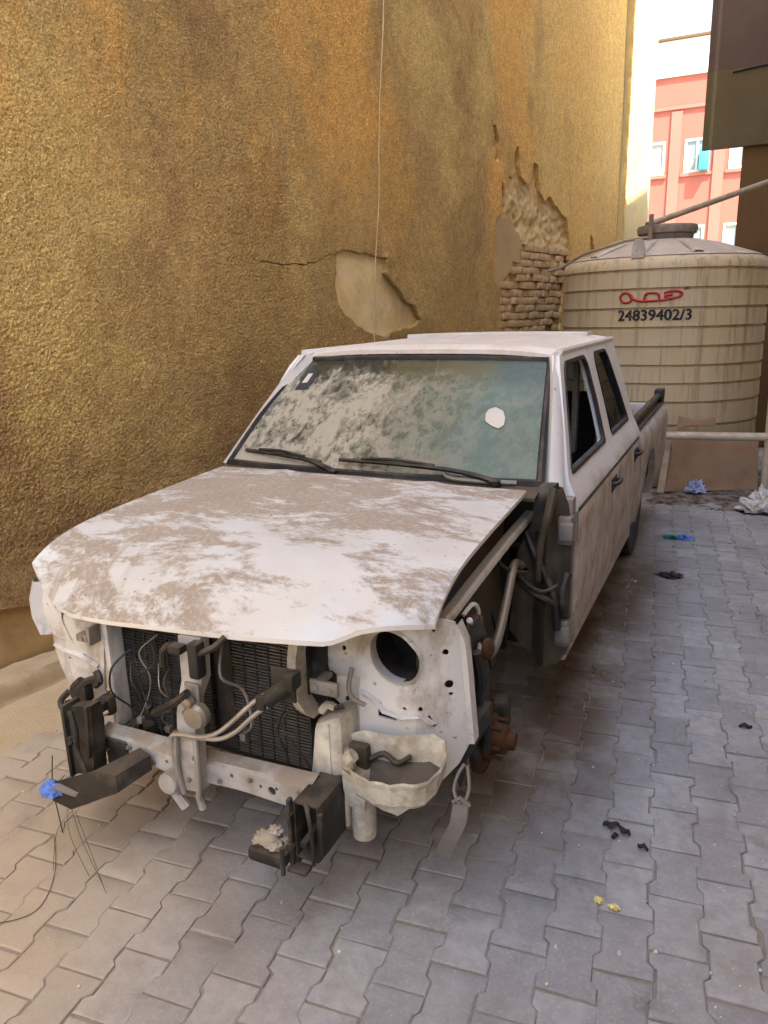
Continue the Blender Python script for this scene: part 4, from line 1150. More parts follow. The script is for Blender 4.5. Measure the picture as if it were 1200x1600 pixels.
MB().box(-.70, .80, 4.19, 4.29, .40, .50, None, .02).build('rear_bumper', 'dark', T)

# --- wheels at the back, bare hubs at the front
for sg in (1, -1):
    hub = MB(); hub.lathe([(.06, .03), (.12, .02), (.185, .05), (.20, .07), (.205, -.08), (.18, -.09)], (sg * .675, 3.02, .325), 'X', 28)
    if sg < 0: hub.v = [(-1.35 - v[0], v[1], v[2]) for v in hub.v]
    wh = hub.build('wheel', 'greymetal', T)
    ty = MB(); ty.lathe([(.20, -.095), (.27, -.112), (.315, -.100), (.325, -.07), (.328, 0), (.325, .07), (.315, .10), (.27, .112), (.20, .095)], (sg * .665, 3.02, .325), 'X', 40); ty.build('tyre', 'black', wh)
    dsk = MB(); dsk.lathe([(.05, -.012), (.132, -.012), (.132, .012), (.05, .012)], (sg * .645, 0, .235), 'X', 36)
    for k in range(24):
        a = 2 * math.pi * k / 24
        dsk.box(-.0135, .0135, .118, .131, -.004, .004, Matrix.Translation((sg * .645, 0, .235)) @ Matrix.Rotation(a, 4, 'X'))
    do = dsk.build('brake_disc', 'rust', T)
    hb = MB(); hb.lathe([(.085, .0), (.085, .02), (.055, .028), (.05, .07), (.034, .078), (.030, .10), (.012, .104)], (sg * .657, 0, .235), 'X', 24)
    if sg < 0: hb.v = [(-1.314 - v[0], v[1], v[2]) for v in hb.v]
    for k in range(6):
        a = 2 * math.pi * k / 6
        x0_, x1_ = sorted((sg * .675, sg * .72))
        hb.tube([(x0_, .066 * math.cos(a), .235 + .066 * math.sin(a)), (x1_, .066 * math.cos(a), .235 + .066 * math.sin(a))], .007, 6)
    hb.build('hub', 'rust', do)
    cp = MB(); cp.box(*(sorted((sg * .60, sg * .70))), .06, .16, .20, .34, None, .02); cp.build('brake_caliper', 'dark', T)
    ar = MB(); ar.tube([(sg * .30, -.10, .25), (sg * .66, 0, .17)], .028, 8); ar.tube([(sg * .30, .22, .25), (sg * .66, .02, .17)], .026, 8)
    ar.tube([(sg * .36, 0, .52), (sg * .62, .01, .33)], .024, 8); ar.box(*(sorted((sg * .57, sg * .63))), -.035, .045, .15, .36, None, .015)
    ar.tube([(sg * .42, .03, .20), (sg * .44, .03, .62)], .034, 10); ar.build('suspension_arm', 'dark', T)

# --- frame, engine and what closes the view underneath
fr = MB()
for x in (-.36, .36): fr.box(x - .045, x + .045, -.60, 4.1, .31, .43, None, .01)
for y in (-.35, .55, 1.5, 2.4, 3.6): fr.box(-.33, .33, y, y + .10, .31, .40, None, .01)
fr.tube([(-.66, 3.02, .325), (.66, 3.02, .325)], .05, 10); fr.lathe([(.05, -.14), (.15, -.06), (.15, .06), (.05, .14)], (0, 3.02, .325), 'Y', 16)
fr.build('chassis_frame', 'engine', T)
en = MB(); en.box(-.30, .28, -.30, .42, .36, .86, None, .05); en.box(-.24, .20, -.22, .36, .86, .93, None, .03); en.lathe([(.05, -.43), (.20, -.43), (.20, -.41), (.05, -.40)], (0, 0, .58), 'Y', 20)
en.box(-.18, .18, .42, 1.4, .34, .60, None, .05); en.build('engine', 'engine', T)
MB().box(-.56, .50, -.50, .55, .285, .300).build('underside_blocker', 'engine', T)  # added sheet keeps light out from under the nose
MB().box(-.66, .60, .405, .44, .38, 1.01).build('bulkhead', 'engine', T)
# inner wings
for sg in (1, -1):
    outline = [(-.47, .44), (-.47, .80), (-.40, .835), (-.10, .868), (.26, .905), (.40, .92), (.42, .50), (.36, .40)] + [(.30 * math.cos(t), .34 + .20 * math.sin(t)) for t in [math.pi * i / 10 for i in range(11)]] + [(-.36, .40)]
    ap = sheet(densify(outline, .05), [ellipse(-.30, .70, .05, .035, 10), ellipse(.30, .80, .02, .02, 8)], lambda y, z, sg=sg: Vector((sg * (.585 + .018 * math.sin(9 * y) * math.sin(11 * z)), y, z)), (-sg * .012, 0, 0), .04).build('inner_wing', 'grime', T, 40)
    wt = MB(); wt.grid(lambda u, v, sg=sg: Vector((sg * (.59 - .20 * v), .33 * math.cos(math.pi * u), .40 + .30 * math.sin(math.pi * u) + .03 * v)), 14, 4, (0, 0, .006)); wt.build('wheel_housing', 'engine', T)
    MB().box(*(sorted((sg * .48, sg * .50))), -.45, .50, .17, .66).build('arch_blocker', 'engine', T)  # added black sheet darkens the view through the wheel arch
    # mounting rail along the top of the inner wing
    rl = MB(); loops = []
    for y, z, x in [(-.44, .812, .645), (-.32, .822, .652), (-.10, .848, .655), (.10, .868, .657), (.26, .885, .660), (.45, .905, .668), (.58, .93, .685), (.70, .965, .70)]:
        loops.append([Vector((sg * (x - .036), y, z + .010)), Vector((sg * (x - .008), y, z + .012)), Vector((sg * x, y, z + .004)), Vector((sg * x, y, z - .014)), Vector((sg * (x - .02), y, z - .02))])
    rl.loft(loops, False); rl.build('wing_rail', 'whitedirty' if sg > 0 else 'whitedirty', T, 30)

# door hinge post, outer bulkhead and hinges where the wing is gone
post = sheet(densify([(.60, .45), (.655, .385), (.715, .315), (.80, .335), (.835, .40), (.835, .88), (.815, .98), (.79, 1.04), (.735, 1.02), (.69, .93), (.63, .78)], .04), [ellipse(.70, .60, .012, .02, 8), ellipse(.66, .70, .015, .015, 8)], lambda x, z: Vector((x, .455 + .035 * math.exp(-((x - .745) / .022) ** 2) * -1 + .02 * math.exp(-((x - .69) / .02) ** 2) + .02 * (x - .6), z)), (0, .02, 0), .02)
post.build('wing_bulkhead', 'grime', T, 50)
MB().box(.775, .832, .478, .538, .36, 1.00, None, .008).build('hinge_post', 'greymetal', T)
for z in (.885, .47):
    h = MB(); h.box(.785, .838, .435, .50, z - .055, z + .055, None, .008); h.box(.792, .846, .42, .445, z - .035, z + .035, None, .006)
    h.tube([(.835, .515, z - .06), (.835, .515, z + .06)], .012, 8); h.build('door_hinge', 'greymetal', T)
# mirror mount / cowl end piece
ce = MB(); ce.loft([[Vector((x, y, z)) for x, y, z in L] for L in (
    [(.70, .42, 1.035), (.76, .44, 1.05), (.775, .48, 1.06), (.72, .47, 1.06)],
    [(.70, .40, .98), (.765, .42, 1.00), (.785, .47, 1.00), (.72, .46, 1.00)],
    [(.70, .41, .88), (.745, .425, .88), (.77, .455, .88), (.72, .45, .88)])], True, True, True); ce.build('scuttle_end', 'black', T, 50)
m = MB(); m.tube([(.775, .40, 1.055), (.765, .36, .96), (.74, .36, .84), (.73, .38, .70)], [.018, .016, .014, .012], 8, smooth=5); m.build('drain_channel', 'grime', T)

# hoses and looms hanging in the wheel arch
m = MB(); m.tube([(.66, .40, .745), (.655, .33, .775), (.66, .27, .755), (.66, .22, .69), (.665, .15, .638), (.67, .05, .575), (.668, -.03, .565), (.665, -.10, .60), (.66, -.16, .66), (.655, -.20, .70)], .016, 9, smooth=6); m.build('filler_hose', 'greymetal', T)
for pts, r in (([(.66, .46, .86), (.70, .42, .80), (.75, .40, .72), (.79, .40, .62), (.80, .41, .50)], .016),
               ([(.64, .40, .70), (.70, .38, .655), (.77, .39, .62), (.81, .41, .60), (.825, .42, .55)], .014),
               ([(.63, .38, .74), (.69, .36, .69), (.75, .37, .66), (.80, .40, .68)], .008),
               ([(.83, .44, .72), (.82, .41, .66), (.825, .40, .60), (.815, .42, .56)], .018),
               ([(.60, .30, .84), (.62, .24, .80), (.66, .28, .76), (.70, .34, .74)], .008)):
    mb = MB(); mb.tube(pts, r, 8, smooth=5); mb.build('wiring_loom', 'black', T)
m = MB(); m.box(.64, .70, -.225, -.17, .655, .775, None, .02); m.lathe([(.03, -.02), (.035, .0), (.035, .05), (.02, .06)], (.672, -.195, .665), 'X', 14); m.build('filler_neck', 'rust', T)
m = MB(); m.tube([(.69, -.30, .80), (.682, -.26, .755), (.69, -.23, .70), (.70, -.22, .66)], .010, 7, smooth=4); m.tube([(.66, -.27, .80), (.67, -.21, .815), (.675, -.17, .78), (.672, -.17, .72)], .007, 6, smooth=4); m.build('bracket_loop', 'whitedirty', T)

# --- nose: radiator, lamp panels, cross member
rad = MB().box(-.43, .35, -.575, -.53, .36, .82).build('radiator', 'core', T)
for x0_, x1_, nm in ((-.40, -.055, 'core'), (.03, .30, 'fin')):
    m = MB(); n = 42
    for k in range(n):
        z = .375 + k * .0105
        m.box(x0_, x1_, -.5995 + random.uniform(-.0015, .0015), -.577, z, z + .0042)
    fo_ = m.build('fins', nm if nm == 'core' else 'fin', rad, None); fo_['kind'] = 'stuff'
    m = MB()
    for k in range(int((x1_ - x0_) / .045) + 1):
        x = x0_ + k * .045; m.box(x, x + .004, -.602, -.5765, .372, .815)
    m.build('radiator_tubes', 'core', rad, None)['kind'] = 'stuff'
MB().box(-.425, -.404, -.66, -.56, .36, .80, None, .004).build('radiator_frame', 'whitedirty', T)
MB().box(-.45, .30, -.60, -.54, .80, .835, None, .008).build('upper_cross_member', 'grime', T)
# cross member: top face, front face with punched holes, lower lip
bh = [ellipse(-.235, .375, .013, .013, 10), ellipse(-.135, .378, .007, .006, 8), ellipse(.10, .383, .007, .007, 8), ellipse(.205, .378, .006, .006, 8), ellipse(.245, .376, .014, .014, 10), ellipse(.262, .388, .006, .006, 8), ellipse(-.36, .380, .006, .008, 8)]
def beamz(x): return 0
bo = [(-.42, .348), (.0, .338), (.37, .346), (.375, .415), (0, .402), (-.42, .402)]
bmf = sheet(densify(bo, .05), bh, lambda x, z: Vector((x, -.735 + .006 * math.sin(14 * x), z)), (0, .006, 0), .04)
bmf.loft([[Vector((x, -.735 + .006 * math.sin(14 * x), lerp_tab([(-.42, .402), (0, .402), (.375, .415)], x))), Vector((x, -.725, .010 + lerp_tab([(-.42, .402), (0, .402), (.375, .415)], x))), Vector((x, -.685, .020 + lerp_tab([(-.42, .402), (0, .402), (.375, .415)], x))), Vector((x, -.675, .004 + lerp_tab([(-.42, .402), (0, .402), (.375, .415)], x)))] for x in [-.42 + .795 * i / 16 for i in range(17)]], False)
bmf.build('cross_member', 'crossm', T, 35)
# bonnet lock post
pst = sheet(densify([(-.075, .315), (.01, .325), (.012, .62), (.028, .68), (.035, .815), (-.045, .81), (-.048, .62)], .04), [ellipse(-.010, .70, .007, .007, 8), ellipse(-.008, .73, .006, .006, 8), ellipse(-.02, .66, .008, .006, 8)], lambda x, z: Vector((x, -.765 + (.03 if z > .66 else .03 * max(0, (z - .60) / .06)), z)), (0, .04, 0), .03)
pst.build('lock_post', 'crossm', T, 35)
m = MB(); m.tube([(-.055, -.775, .52), (-.058, -.78, .45), (-.062, -.775, .38), (-.05, -.77, .31)], .009, 8, smooth=3); m.tube([(.018, -.775, .52), (.02, -.78, .42), (.01, -.775, .31)], .009, 8, smooth=3); m.build('post_pipe', 'lightmetal', T)
m = MB(); m.box(.012, .048, -.772, -.73, .70, .81, None, .008); m.box(-.045, .0, -.785, -.75, .775, .80, None, .005); m.tube([(-.04, -.775, .80), (-.075, -.77, .77), (-.085, -.765, .72)], .010, 7, smooth=3); m.tube([(.03, -.76, .77), (.09, -.745, .80), (.12, -.73, .83)], .010, 7, smooth=3); m.build('bonnet_catch', 'dark', T)
m = MB(); m.tube([(-.115, -.79, .575), (-.02, -.80, .635), (.028, -.80, .675)], .012, 7); m.build('lock_lever', 'black', T)
m = MB(); m.lathe([(.012, -.802), (.032, -.80), (.040, -.788), (.038, -.765)], (.036, 0, .595), 'Y', 24); m.lathe([(.008, -.806), (.016, -.803), (.018, -.785)], (.020, 0, .640), 'Y', 14); m.box(-.005, .045, -.775, -.765, .60, .69, None, .003); m.build('horn', 'greymetal', T)
m = MB(); m.lathe([(.03, -.80), (.034, -.795), (.034, -.74)], (-.09, 0, .345), 'Y', 14); m.box(-.115, -.06, -.79, -.74, .30, .36, None, .012); m.tube([(-.11, -.77, .34), (-.075, -.775, .30), (-.05, -.77, .262)], .016, 8); m.tube([(.0, -.765, .32), (.012, -.765, .27)], .012, 8); m.build('latch_bracket', 'crossm', T)
# air conditioning pipes
m = MB(); m.tube([(-.062, -.78, .40), (-.064, -.785, .48), (-.055, -.79, .515), (-.02, -.79, .527), (.04, -.785, .53), (.09, -.775, .545), (.14, -.765, .585), (.21, -.75, .655), (.25, -.74, .685)], .007, 8, smooth=5); m.build('coolant_pipe', 'lightmetal', T)
m = MB(); m.tube([(-.02, -.775, .51), (.05, -.78, .525), (.11, -.775, .535), (.16, -.765, .565), (.20, -.755, .605), (.245, -.745, .645), (.28, -.73, .665)], .007, 8, smooth=5); m.build('coolant_pipe', 'lightmetal', T)
m = MB(); m.tube([(.25, -.735, .665), (.318, -.715, .722)], [.024, .024], 16); m.box(.305, .34, -.74, -.69, .705, .755, None, .008); m.box(.225, .255, -.758, -.725, .64, .685, None, .006); m.box(.255, .33, -.715, -.705, .66, .76, None, .003); m.build('receiver_drier', 'dark', T)

random.seed(5)
for k in range(9):
    x0_ = random.uniform(-.42, .30); z0_ = random.uniform(.55, .82); m = MB()
    pts = [(x0_, -.63, z0_)]
    for j in range(4): pts.append((pts[-1][0] + random.uniform(-.05, .05), -.64 - random.uniform(0, .05), pts[-1][2] - random.uniform(.03, .09)))
    m.tube(pts, random.choice((.0025, .0035, .005)), 6, smooth=5); m.box(pts[-1][0] - .010, pts[-1][0] + .010, pts[-1][1] - .010, pts[-1][1] + .010, pts[-1][2] - .022, pts[-1][2], None, .003)
    m.build('loose_wire', 'black' if k % 3 else 'greymetal', T)
random.seed(31)
# right-hand lamp panel
def lampfn(x, z):
    y = -.565
    if x > .615: y += (x - .615) * .9
    y += .012 * math.sin(18 * (x - .3)) * math.sin(9 * z)
    d = math.hypot((x - .545) / 1.0, (z - .765) / 1.15)
    y += .035 * max(0, 1 - d / .16)               # dished round the lamp hole
    if x < .45 and z < .70: y += .035 * min(1, (.45 - x) / .03, (.70 - z) / .03)
    return Vector((x, y, z))
lo = [(.262, .80), (.335, .812), (.42, .862), (.56, .893), (.655, .895), (.705, .865), (.722, .80), (.735, .62), (.745, .49), (.72, .43), (.66, .36), (.60, .33), (.44, .36), (.43, .52), (.365, .585), (.335, .60), (.338, .63), (.345, .72), (.335, .765), (.30, .78)]
hl = [rounded(ellipse(.556, .768, .072, .082, 22, R(25)), .01), ellipse(.685, .78, .008, .010, 8), ellipse(.695, .685, .011, .013, 10), ellipse(.70, .655, .006, .006, 8), ellipse(.40, .77, .007, .008, 8), ellipse(.395, .60, .007, .010, 8), ellipse(.66, .85, .005, .005, 6), ellipse(.63, .62, .006, .008, 8), [(.503, .622), (.513, .622), (.515, .588), (.560, .580), (.560, .572), (.505, .578)], [(.645, .595), (.652, .60), (.668, .565), (.660, .56)], ellipse(.585, .615, .007, .005, 8)]
lpn = sheet(densify(lo, .04), hl, lampfn, (0, .008, 0), .025).build('lamp_panel', 'whitedirty', T, 40)
m = MB(); e1 = ellipse(.556, .768, .072, .082, 28, R(25)); e2 = ellipse(.556, .768, .080, .090, 28, R(25)); e3 = ellipse(.55, .765, .07, .08, 28, R(25))
m.loft([[lampfn(*p) + Vector((0, -.002, 0)) for p in e2], [lampfn(*p) + Vector((0, -.008, 0)) for p in e1], [lampfn(*p) + Vector((0, .03, 0)) for p in e1]]); m.build('lamp_ring', 'whitedirty', lpn, 50)
m = MB(); m.loft([[Vector((x, -.535, z)) for x, z in e1], [Vector((x, -.40, z)) for x, z in e3]], True, False, True); m.build('lamp_cavity', 'engine', lpn)
# folded side flange, creases, brackets, bolts
m = MB(); m.loft([[lampfn(x, z) + Vector((0, -.002, 0)), lampfn(x, z) + Vector((.014, .004, 0)), lampfn(x, z) + Vector((.012, .05, 0))] for x, z in ((.700, .86), (.718, .80), (.728, .70), (.737, .60), (.745, .49))], False); m.build('side_flange', 'whitedirty', lpn, 30)
m = MB(); m.loft([[lampfn(x - .012, z + .004) + Vector((0, -.001, 0)), lampfn(x, z) + Vector((0, -.016, 0)), lampfn(x + .012, z - .004) + Vector((0, -.001, 0))] for x, z in ((.455, .655), (.49, .635), (.52, .60), (.58, .59), (.635, .60), (.66, .575))], False); m.build('pressed_ridge', 'whitedirty', lpn, 20)
m = MB(); m.box(.345, .372, -.66, -.575, .685, .70, None, .004); m.box(.345, .435, -.665, -.652, .672, .715, None, .004); m.tube([(.44, -.585, .73), (.435, -.60, .68), (.445, -.60, .645), (.48, -.59, .625)], .007, 6, smooth=4); m.tube([(.362, -.668, .693), (.362, -.657, .693)], .012, 10); m.tube([(.41, -.668, .69), (.41, -.657, .69)], .008, 8); m.build('lamp_bracket', 'greymetal', lpn)
m = MB(); m.box(.31, .36, -.555, -.525, .60, .79); m.build('dark_recess', 'engine', lpn)
m = MB(); m.tube([(.335, -.60, .60), (.36, -.625, .615), (.40, -.635, .62), (.43, -.62, .625)], .005, 6, smooth=3); m.build('bulb_wire', 'black', T)
# cream plastic reservoir: upright neck, box and open bowl
m = MB(); m.loft([[Vector((x - .016, y, z)), Vector((x + .016, y - .006, z)), Vector((x + .016, y + .06, z)), Vector((x - .016, y + .06, z))] for x, y, z in ((.292, -.645, .815), (.284, -.65, .76), (.280, -.65, .68), (.284, -.65, .63), (.305, -.65, .60), (.33, -.645, .585))], True, True, True); m.build('reservoir_neck', 'creamdirty', T, 60)
m = MB(); m.box(.318, .438, -.655, -.53, .385, .595, None, .028); m.v = [(v[0] + (.02 if v[2] > .52 else 0) * (1 if v[0] < .36 else 0), v[1], v[2] + .02 * (v[0] - .38) / .06) for v in m.v]
m.box(.392, .398, -.659, -.654, .40, .58); m.tube([(.36, -.63, .60), (.38, -.63, .625), (.405, -.63, .622)], .012, 8, smooth=3); rs = m.build('reservoir', 'creamdirty', T, 40)
rim0 = [Vector(p) for p in ((.43, -.60, .525), (.487, -.59, .546), (.55, -.585, .538), (.614, -.585, .556), (.68, -.58, .570), (.715, -.585, .558), (.730, -.61, .532), (.724, -.64, .512), (.70, -.668, .490), (.66, -.69, .477), (.60, -.70, .468), (.54, -.70, .465), (.485, -.69, .472), (.44, -.65, .490))]
rim = [a.lerp(b, t) + Vector((nz(*(a.lerp(b, t)), 30, 2), nz(*(a.lerp(b, t)), 30, 5), nz(*(a.lerp(b, t)), 24, 9))) * .006 for a, b in zip(rim0, rim0[1:] + rim0[:1]) for t in (0, .33, .67)]
bot0 = [Vector(p) for p in ((.44, -.56, .42), (.49, -.56, .41), (.55, -.56, .40), (.61, -.555, .40), (.67, -.55, .42), (.70, -.555, .435), (.712, -.585, .445), (.705, -.605, .432), (.69, -.62, .412), (.652, -.642, .383), (.605, -.658, .345), (.56, -.66, .352), (.475, -.67, .385), (.44, -.63, .42))]
bot = [a.lerp(b, t) for a, b in zip(bot0, bot0[1:] + bot0[:1]) for t in (0, .33, .67)]
rcn = sum(rim, Vector()) / len(rim)
def rl_(k, dz=0, dy=0): return [rcn.lerp(p, k) + Vector((0, dy, dz)) for p in rim]
m = MB(); m.loft([bot, [p.lerp(q, .55) + (p - rcn) * .02 for p, q in zip(bot, rim)], rl_(1.0, -.012), rl_(1.025, -.003), rl_(1.0, .003), rl_(.965, -.004), rl_(.93, -.030), rl_(.90, -.080)], True, True, False)
bw = m.build('reservoir_bowl', 'creamdirty', T, 22)
m = MB(); m.loft([rl_(.92, -.076), rl_(.5, -.085), rl_(.05, -.080)], True, False, True); m.build('bowl_lining', 'grime', bw)
m = MB(); m.box(.44, .50, -.63, -.60, .44, .515, None, .008); m.tube([(.50, -.61, .47), (.54, -.60, .49), (.58, -.60, .47), (.62, -.60, .50)], .008, 6, smooth=4); m.build('bowl_fitting', 'grime', bw)
m = MB(); m.loft([[Vector((x, y, z)) for x, y, z in L] for L in ([(.44, -.67, .46), (.50, -.69, .44), (.50, -.60, .44), (.44, -.60, .46)], [(.445, -.675, .40), (.52, -.685, .39), (.52, -.59, .39), (.445, -.59, .40)], [(.45, -.66, .335), (.505, -.665, .335), (.50, -.59, .335), (.45, -.59, .335)])], True, True, True)
m.lathe([(.034, .20), (.036, .24), (.036, .335)], (.485, -.63, .03), 'Z', 16); m.box(.425, .45, -.66, -.60, .26, .37, None, .006); m.tube([(.46, -.66, .47), (.465, -.675, .50), (.48, -.67, .515)], .02, 8); m.build('reservoir_spout', 'creamdirty', T, 45)
# left-hand lamp panel (seen at the picture's left)
def lampl(x, z):
    return Vector((x, -.655 + .9 * max(0, -.60 - x) * .5 + .012 * math.sin(20 * x) * math.sin(14 * z), z))
lo = [(-.425, .80), (-.435, .60), (-.45, .43), (-.50, .425), (-.575, .43), (-.645, .51), (-.70, .60), (-.735, .67), (-.68, .73), (-.62, .755), (-.52, .78)]
lpl = sheet(densify(lo, .04), [ellipse(-.455, .70, .008, .011, 8), ellipse(-.46, .545, .012, .016, 8), ellipse(-.60, .60, .007, .005, 8), ellipse(-.53, .62, .006, .006, 8), ellipse(-.445, .52, .005, .007, 8)], lampl, (0, .008, 0), .025).build('lamp_panel', 'whitedirty', T, 40)
m = MB(); m.loft([[lampl(x + .11, min(z, .76)) + Vector((0, -.003, 0)), Vector((x + .05, y - .012, z - .004)), Vector((x, y, z)), Vector((x - .02, y - .03, z + .005)), Vector((x - .055, y - .005, z)), Vector((x - .065, y + .06, z))] for x, y, z in ((-.70, -.62, .85), (-.705, -.64, .79), (-.70, -.645, .73), (-.68, -.64, .67))], False); m.build('wing_remnant', 'whitedirty', lpl, 40)
m = MB(); m.box(-.50, -.455, -.70, -.66, .70, .725, None, .004); m.box(-.455, -.44, -.70, -.65, .69, .75, None, .004); m.tube([(-.475, -.705, .712), (-.475, -.695, .712)], .009, 8); m.build('lamp_bracket', 'greymetal', lpl)
m = MB(); m.box(-.70, -.50, -.62, -.58, .765, .85); m.build('dark_recess', 'engine', lpl)
m = MB(); m.loft([[lampl(x, z) + Vector((0, -.001, .008)), lampl(x, z) + Vector((0, -.014, 0)), lampl(x, z) + Vector((0, -.001, -.008))] for x, z in ((-.69, .625), (-.62, .625), (-.55, .62), (-.46, .60))], False); m.build('pressed_ridge', 'whitedirty', lpl, 20)
m = MB(); m.box(-.80, -.76, -.55, -.50, .61, .665, None, .012); m.tube([(-.79, -.53, .64), (-.74, -.55, .60), (-.70, -.58, .57)], .016, 8, smooth=3); m.build('wing_clip', 'black', T)
# connectors and looms under the left lamp
m = MB()
for pts, r in (([(-.43, -.69, .575), (-.47, -.70, .565), (-.50, -.71, .53), (-.50, -.70, .49)], .014), ([(-.44, -.69, .60), (-.42, -.70, .575), (-.44, -.70, .555)], .012), ([(-.58, -.69, .50), (-.60, -.71, .47), (-.57, -.72, .445), (-.50, -.72, .455), (-.47, -.71, .44)], .011), ([(-.59, -.69, .465), (-.55, -.71, .42), (-.49, -.72, .43), (-.45, -.71, .47)], .011), ([(-.50, -.70, .56), (-.53, -.71, .52), (-.49, -.71, .45), (-.48, -.71, .38)], .016)):
    m.tube(pts, r, 7, smooth=4)
m.box(-.53, -.47, -.72, -.68, .49, .55, None, .01); m.box(-.46, -.41, -.71, -.66, .45, .50, None, .008); m.build('wiring_loom', 'black', T)
m = MB(); m.box(-.45, -.405, -.69, -.62, .44, .51, None, .012); m.box(-.62, -.55, -.68, -.60, .38, .43, None, .012); m.build('connector_block', 'grime', T)
m = MB(); m.tube([(-.40, -.70, .47), (-.44, -.745, .445), (-.47, -.755, .41), (-.45, -.76, .37), (-.42, -.765, .33)], .006, 6, smooth=4); m.tube([(-.43, -.72, .46), (-.47, -.75, .44), (-.475, -.76, .39)], .004, 6, smooth=4); m.build('white_cable', 'cream', T)
m = MB()
for x, y, z in ((-.38, -.737, .36), (-.29, -.737, .388), (-.19, -.737, .36), (.06, -.737, .36), (.17, -.737, .392), (.31, -.737, .36), (.335, -.737, .40), (-.02, -.767, .585), (-.03, -.767, .36), (.0, -.767, .44)):
    m.lathe([(.0085, 0), (.0085, -.003), (.0055, -.003), (.0055, -.008), (.001, -.009)], (x, y, z), 'Y', 8, False)
m.build('bolts', 'greymetal', T, 30)['kind'] = 'stuff'
# frame horns and bumper brackets
Mr = Matrix.Translation((.405, -.80, .34))
m = MB()
m.box(-.042, -.036, -.01, .14, -.115, .085, Mr, .002); m.box(.030, .036, -.01, .14, -.085, .085, Mr, .002); m.box(-.036, .030, -.01, .14, .078, .085, Mr, .002); m.box(-.036, .030, -.01, .14, -.092, -.085, Mr, .002)
m.box(-.034, .028, .06, .14, -.084, .076, Mr); m.box(-.056, -.043, -.024, -.004, -.135, .095, Mr, .004); m.box(.037, .05, -.018, -.004, -.06, .07, Mr, .003)
m.tube([Mr @ Vector((-.01, -.02, -.04)), Mr @ Vector((-.005, .07, -.02))], .012, 8); m.tube([Mr @ Vector((-.05, -.032, .05)), Mr @ Vector((-.05, -.01, .05))], .011, 6); m.tube([Mr @ Vector((-.05, -.032, -.05)), Mr @ Vector((-.05, -.01, -.05))], .011, 6)
m.tube([Mr @ Vector((.0, -.012, .09)), Mr @ Vector((.02, -.03, .06)), Mr @ Vector((.028, -.03, -.02)), Mr @ Vector((.02, -.02, -.09))], .006, 6, smooth=4)
m.box(-.030, .04, .14, .30, -.02, .08, Mr, .01)
hr = m.build('frame_horn', 'dark', T)
m = MB(); m.box(.225, .345, -.85, -.76, .222, .262, None, .012); m.tube([(.345, -.85, .215), (.345, -.85, .30)], .007, 8); m.box(.35, .41, -.84, -.80, .218, .23, None, .004); m.build('bumper_bracket', 'dark', hr)
m = MB()
for c_, r_, sd in (((.27, -.80, .272), .036, 1), ((.30, -.815, .268), .026, 2), ((.245, -.81, .266), .022, 3), ((.285, -.79, .296), .020, 4), ((.315, -.79, .268), .018, 5)): m.lump(c_, r_, r_ * .8, r_ * .62, sd, .55)
m.build('mud_clod', 'creamdirty', hr, 60)
Ml = Matrix.Translation((-.36, -.80, .40))
m = MB(); m.loft([[Vector(p) for p in L] for L in ([(-.445, -.80, .53), (-.36, -.80, .55), (-.36, -.76, .55), (-.445, -.76, .53)], [(-.455, -.81, .47), (-.355, -.81, .48), (-.36, -.755, .48), (-.455, -.755, .47)], [(-.452, -.815, .30), (-.37, -.815, .32), (-.37, -.76, .32), (-.452, -.76, .30)])], True, True, True)
m.box(-.468, -.455, -.825, -.755, .29, .54, None, .003); m.box(-.39, -.30, -.74, -.58, .30, .40, None, .01)
m.tube([(-.43, -.82, .53), (-.40, -.835, .47), (-.41, -.83, .40), (-.385, -.83, .33)], .009, 7, smooth=4); m.tube([(-.37, -.81, .55), (-.36, -.825, .46), (-.375, -.82, .38)], .007, 7, smooth=4); m.tube([(-.45, -.825, .42), (-.45, -.805, .42)], .014, 6)
hl_ = m.build('frame_horn', 'dark', T, 30)
m = MB(); m.loft([[Vector(p) for p in L] for L in ([(-.54, -.845, .195), (-.44, -.86, .20), (-.44, -.86, .255), (-.535, -.845, .262)], [(-.36, -.84, .255), (-.25, -.84, .30), (-.25, -.84, .36), (-.35, -.83, .345)], [(-.24, -.74, .32), (-.18, -.76, .35), (-.18, -.76, .40), (-.24, -.74, .40)])], True, True, True); m.build('bumper_bracket', 'dark', hl_, 30)
m = MB(); m.box(-.50, -.40, -.868, -.80, .258, .272, Matrix.Translation((0, 0, 0)), .004); m.build('mud_clod', 'concrete3', hl_)
# hanging bracket under the right front corner
m = MB(); m.loft([[Vector(p) for p in L] for L in ([(.745, -.60, .385), (.785, -.59, .385), (.785, -.57, .385), (.745, -.58, .385)], [(.74, -.61, .33), (.785, -.60, .335), (.785, -.585, .335), (.74, -.595, .33)], [(.685, -.61, .20), (.735, -.60, .205), (.735, -.585, .205), (.685, -.595, .20)])], True, True, True); m.tube([(.745, -.60, .39), (.765, -.60, .41), (.79, -.59, .385)], .006, 6); hbk = m.build('hanging_bracket', 'greymetal', T, 40)
m = MB(); m.tube([(.765, -.60, .39), (.745, -.59, .42), (.75, -.575, .46), (.765, -.56, .49)], .005, 6, smooth=3); m.tube([(.775, -.595, .39), (.785, -.58, .43), (.775, -.565, .49)], .005, 6, smooth=3); m.build('bracket_wire', 'greymetal', hbk)
m = MB(); m.box(.68, .74, -.45, -.20, .42, .50, None, .02); m.tube([(.71, -.30, .70), (.72, -.28, .60), (.70, -.25, .50), (.72, -.22, .40), (.71, -.20, .32)], .018, 8, smooth=4); m.tube([(.69, -.40, .66), (.715, -.38, .56), (.71, -.36, .44), (.73, -.34, .36)], .014, 8, smooth=4); m.build('torn_liner', 'black', T)
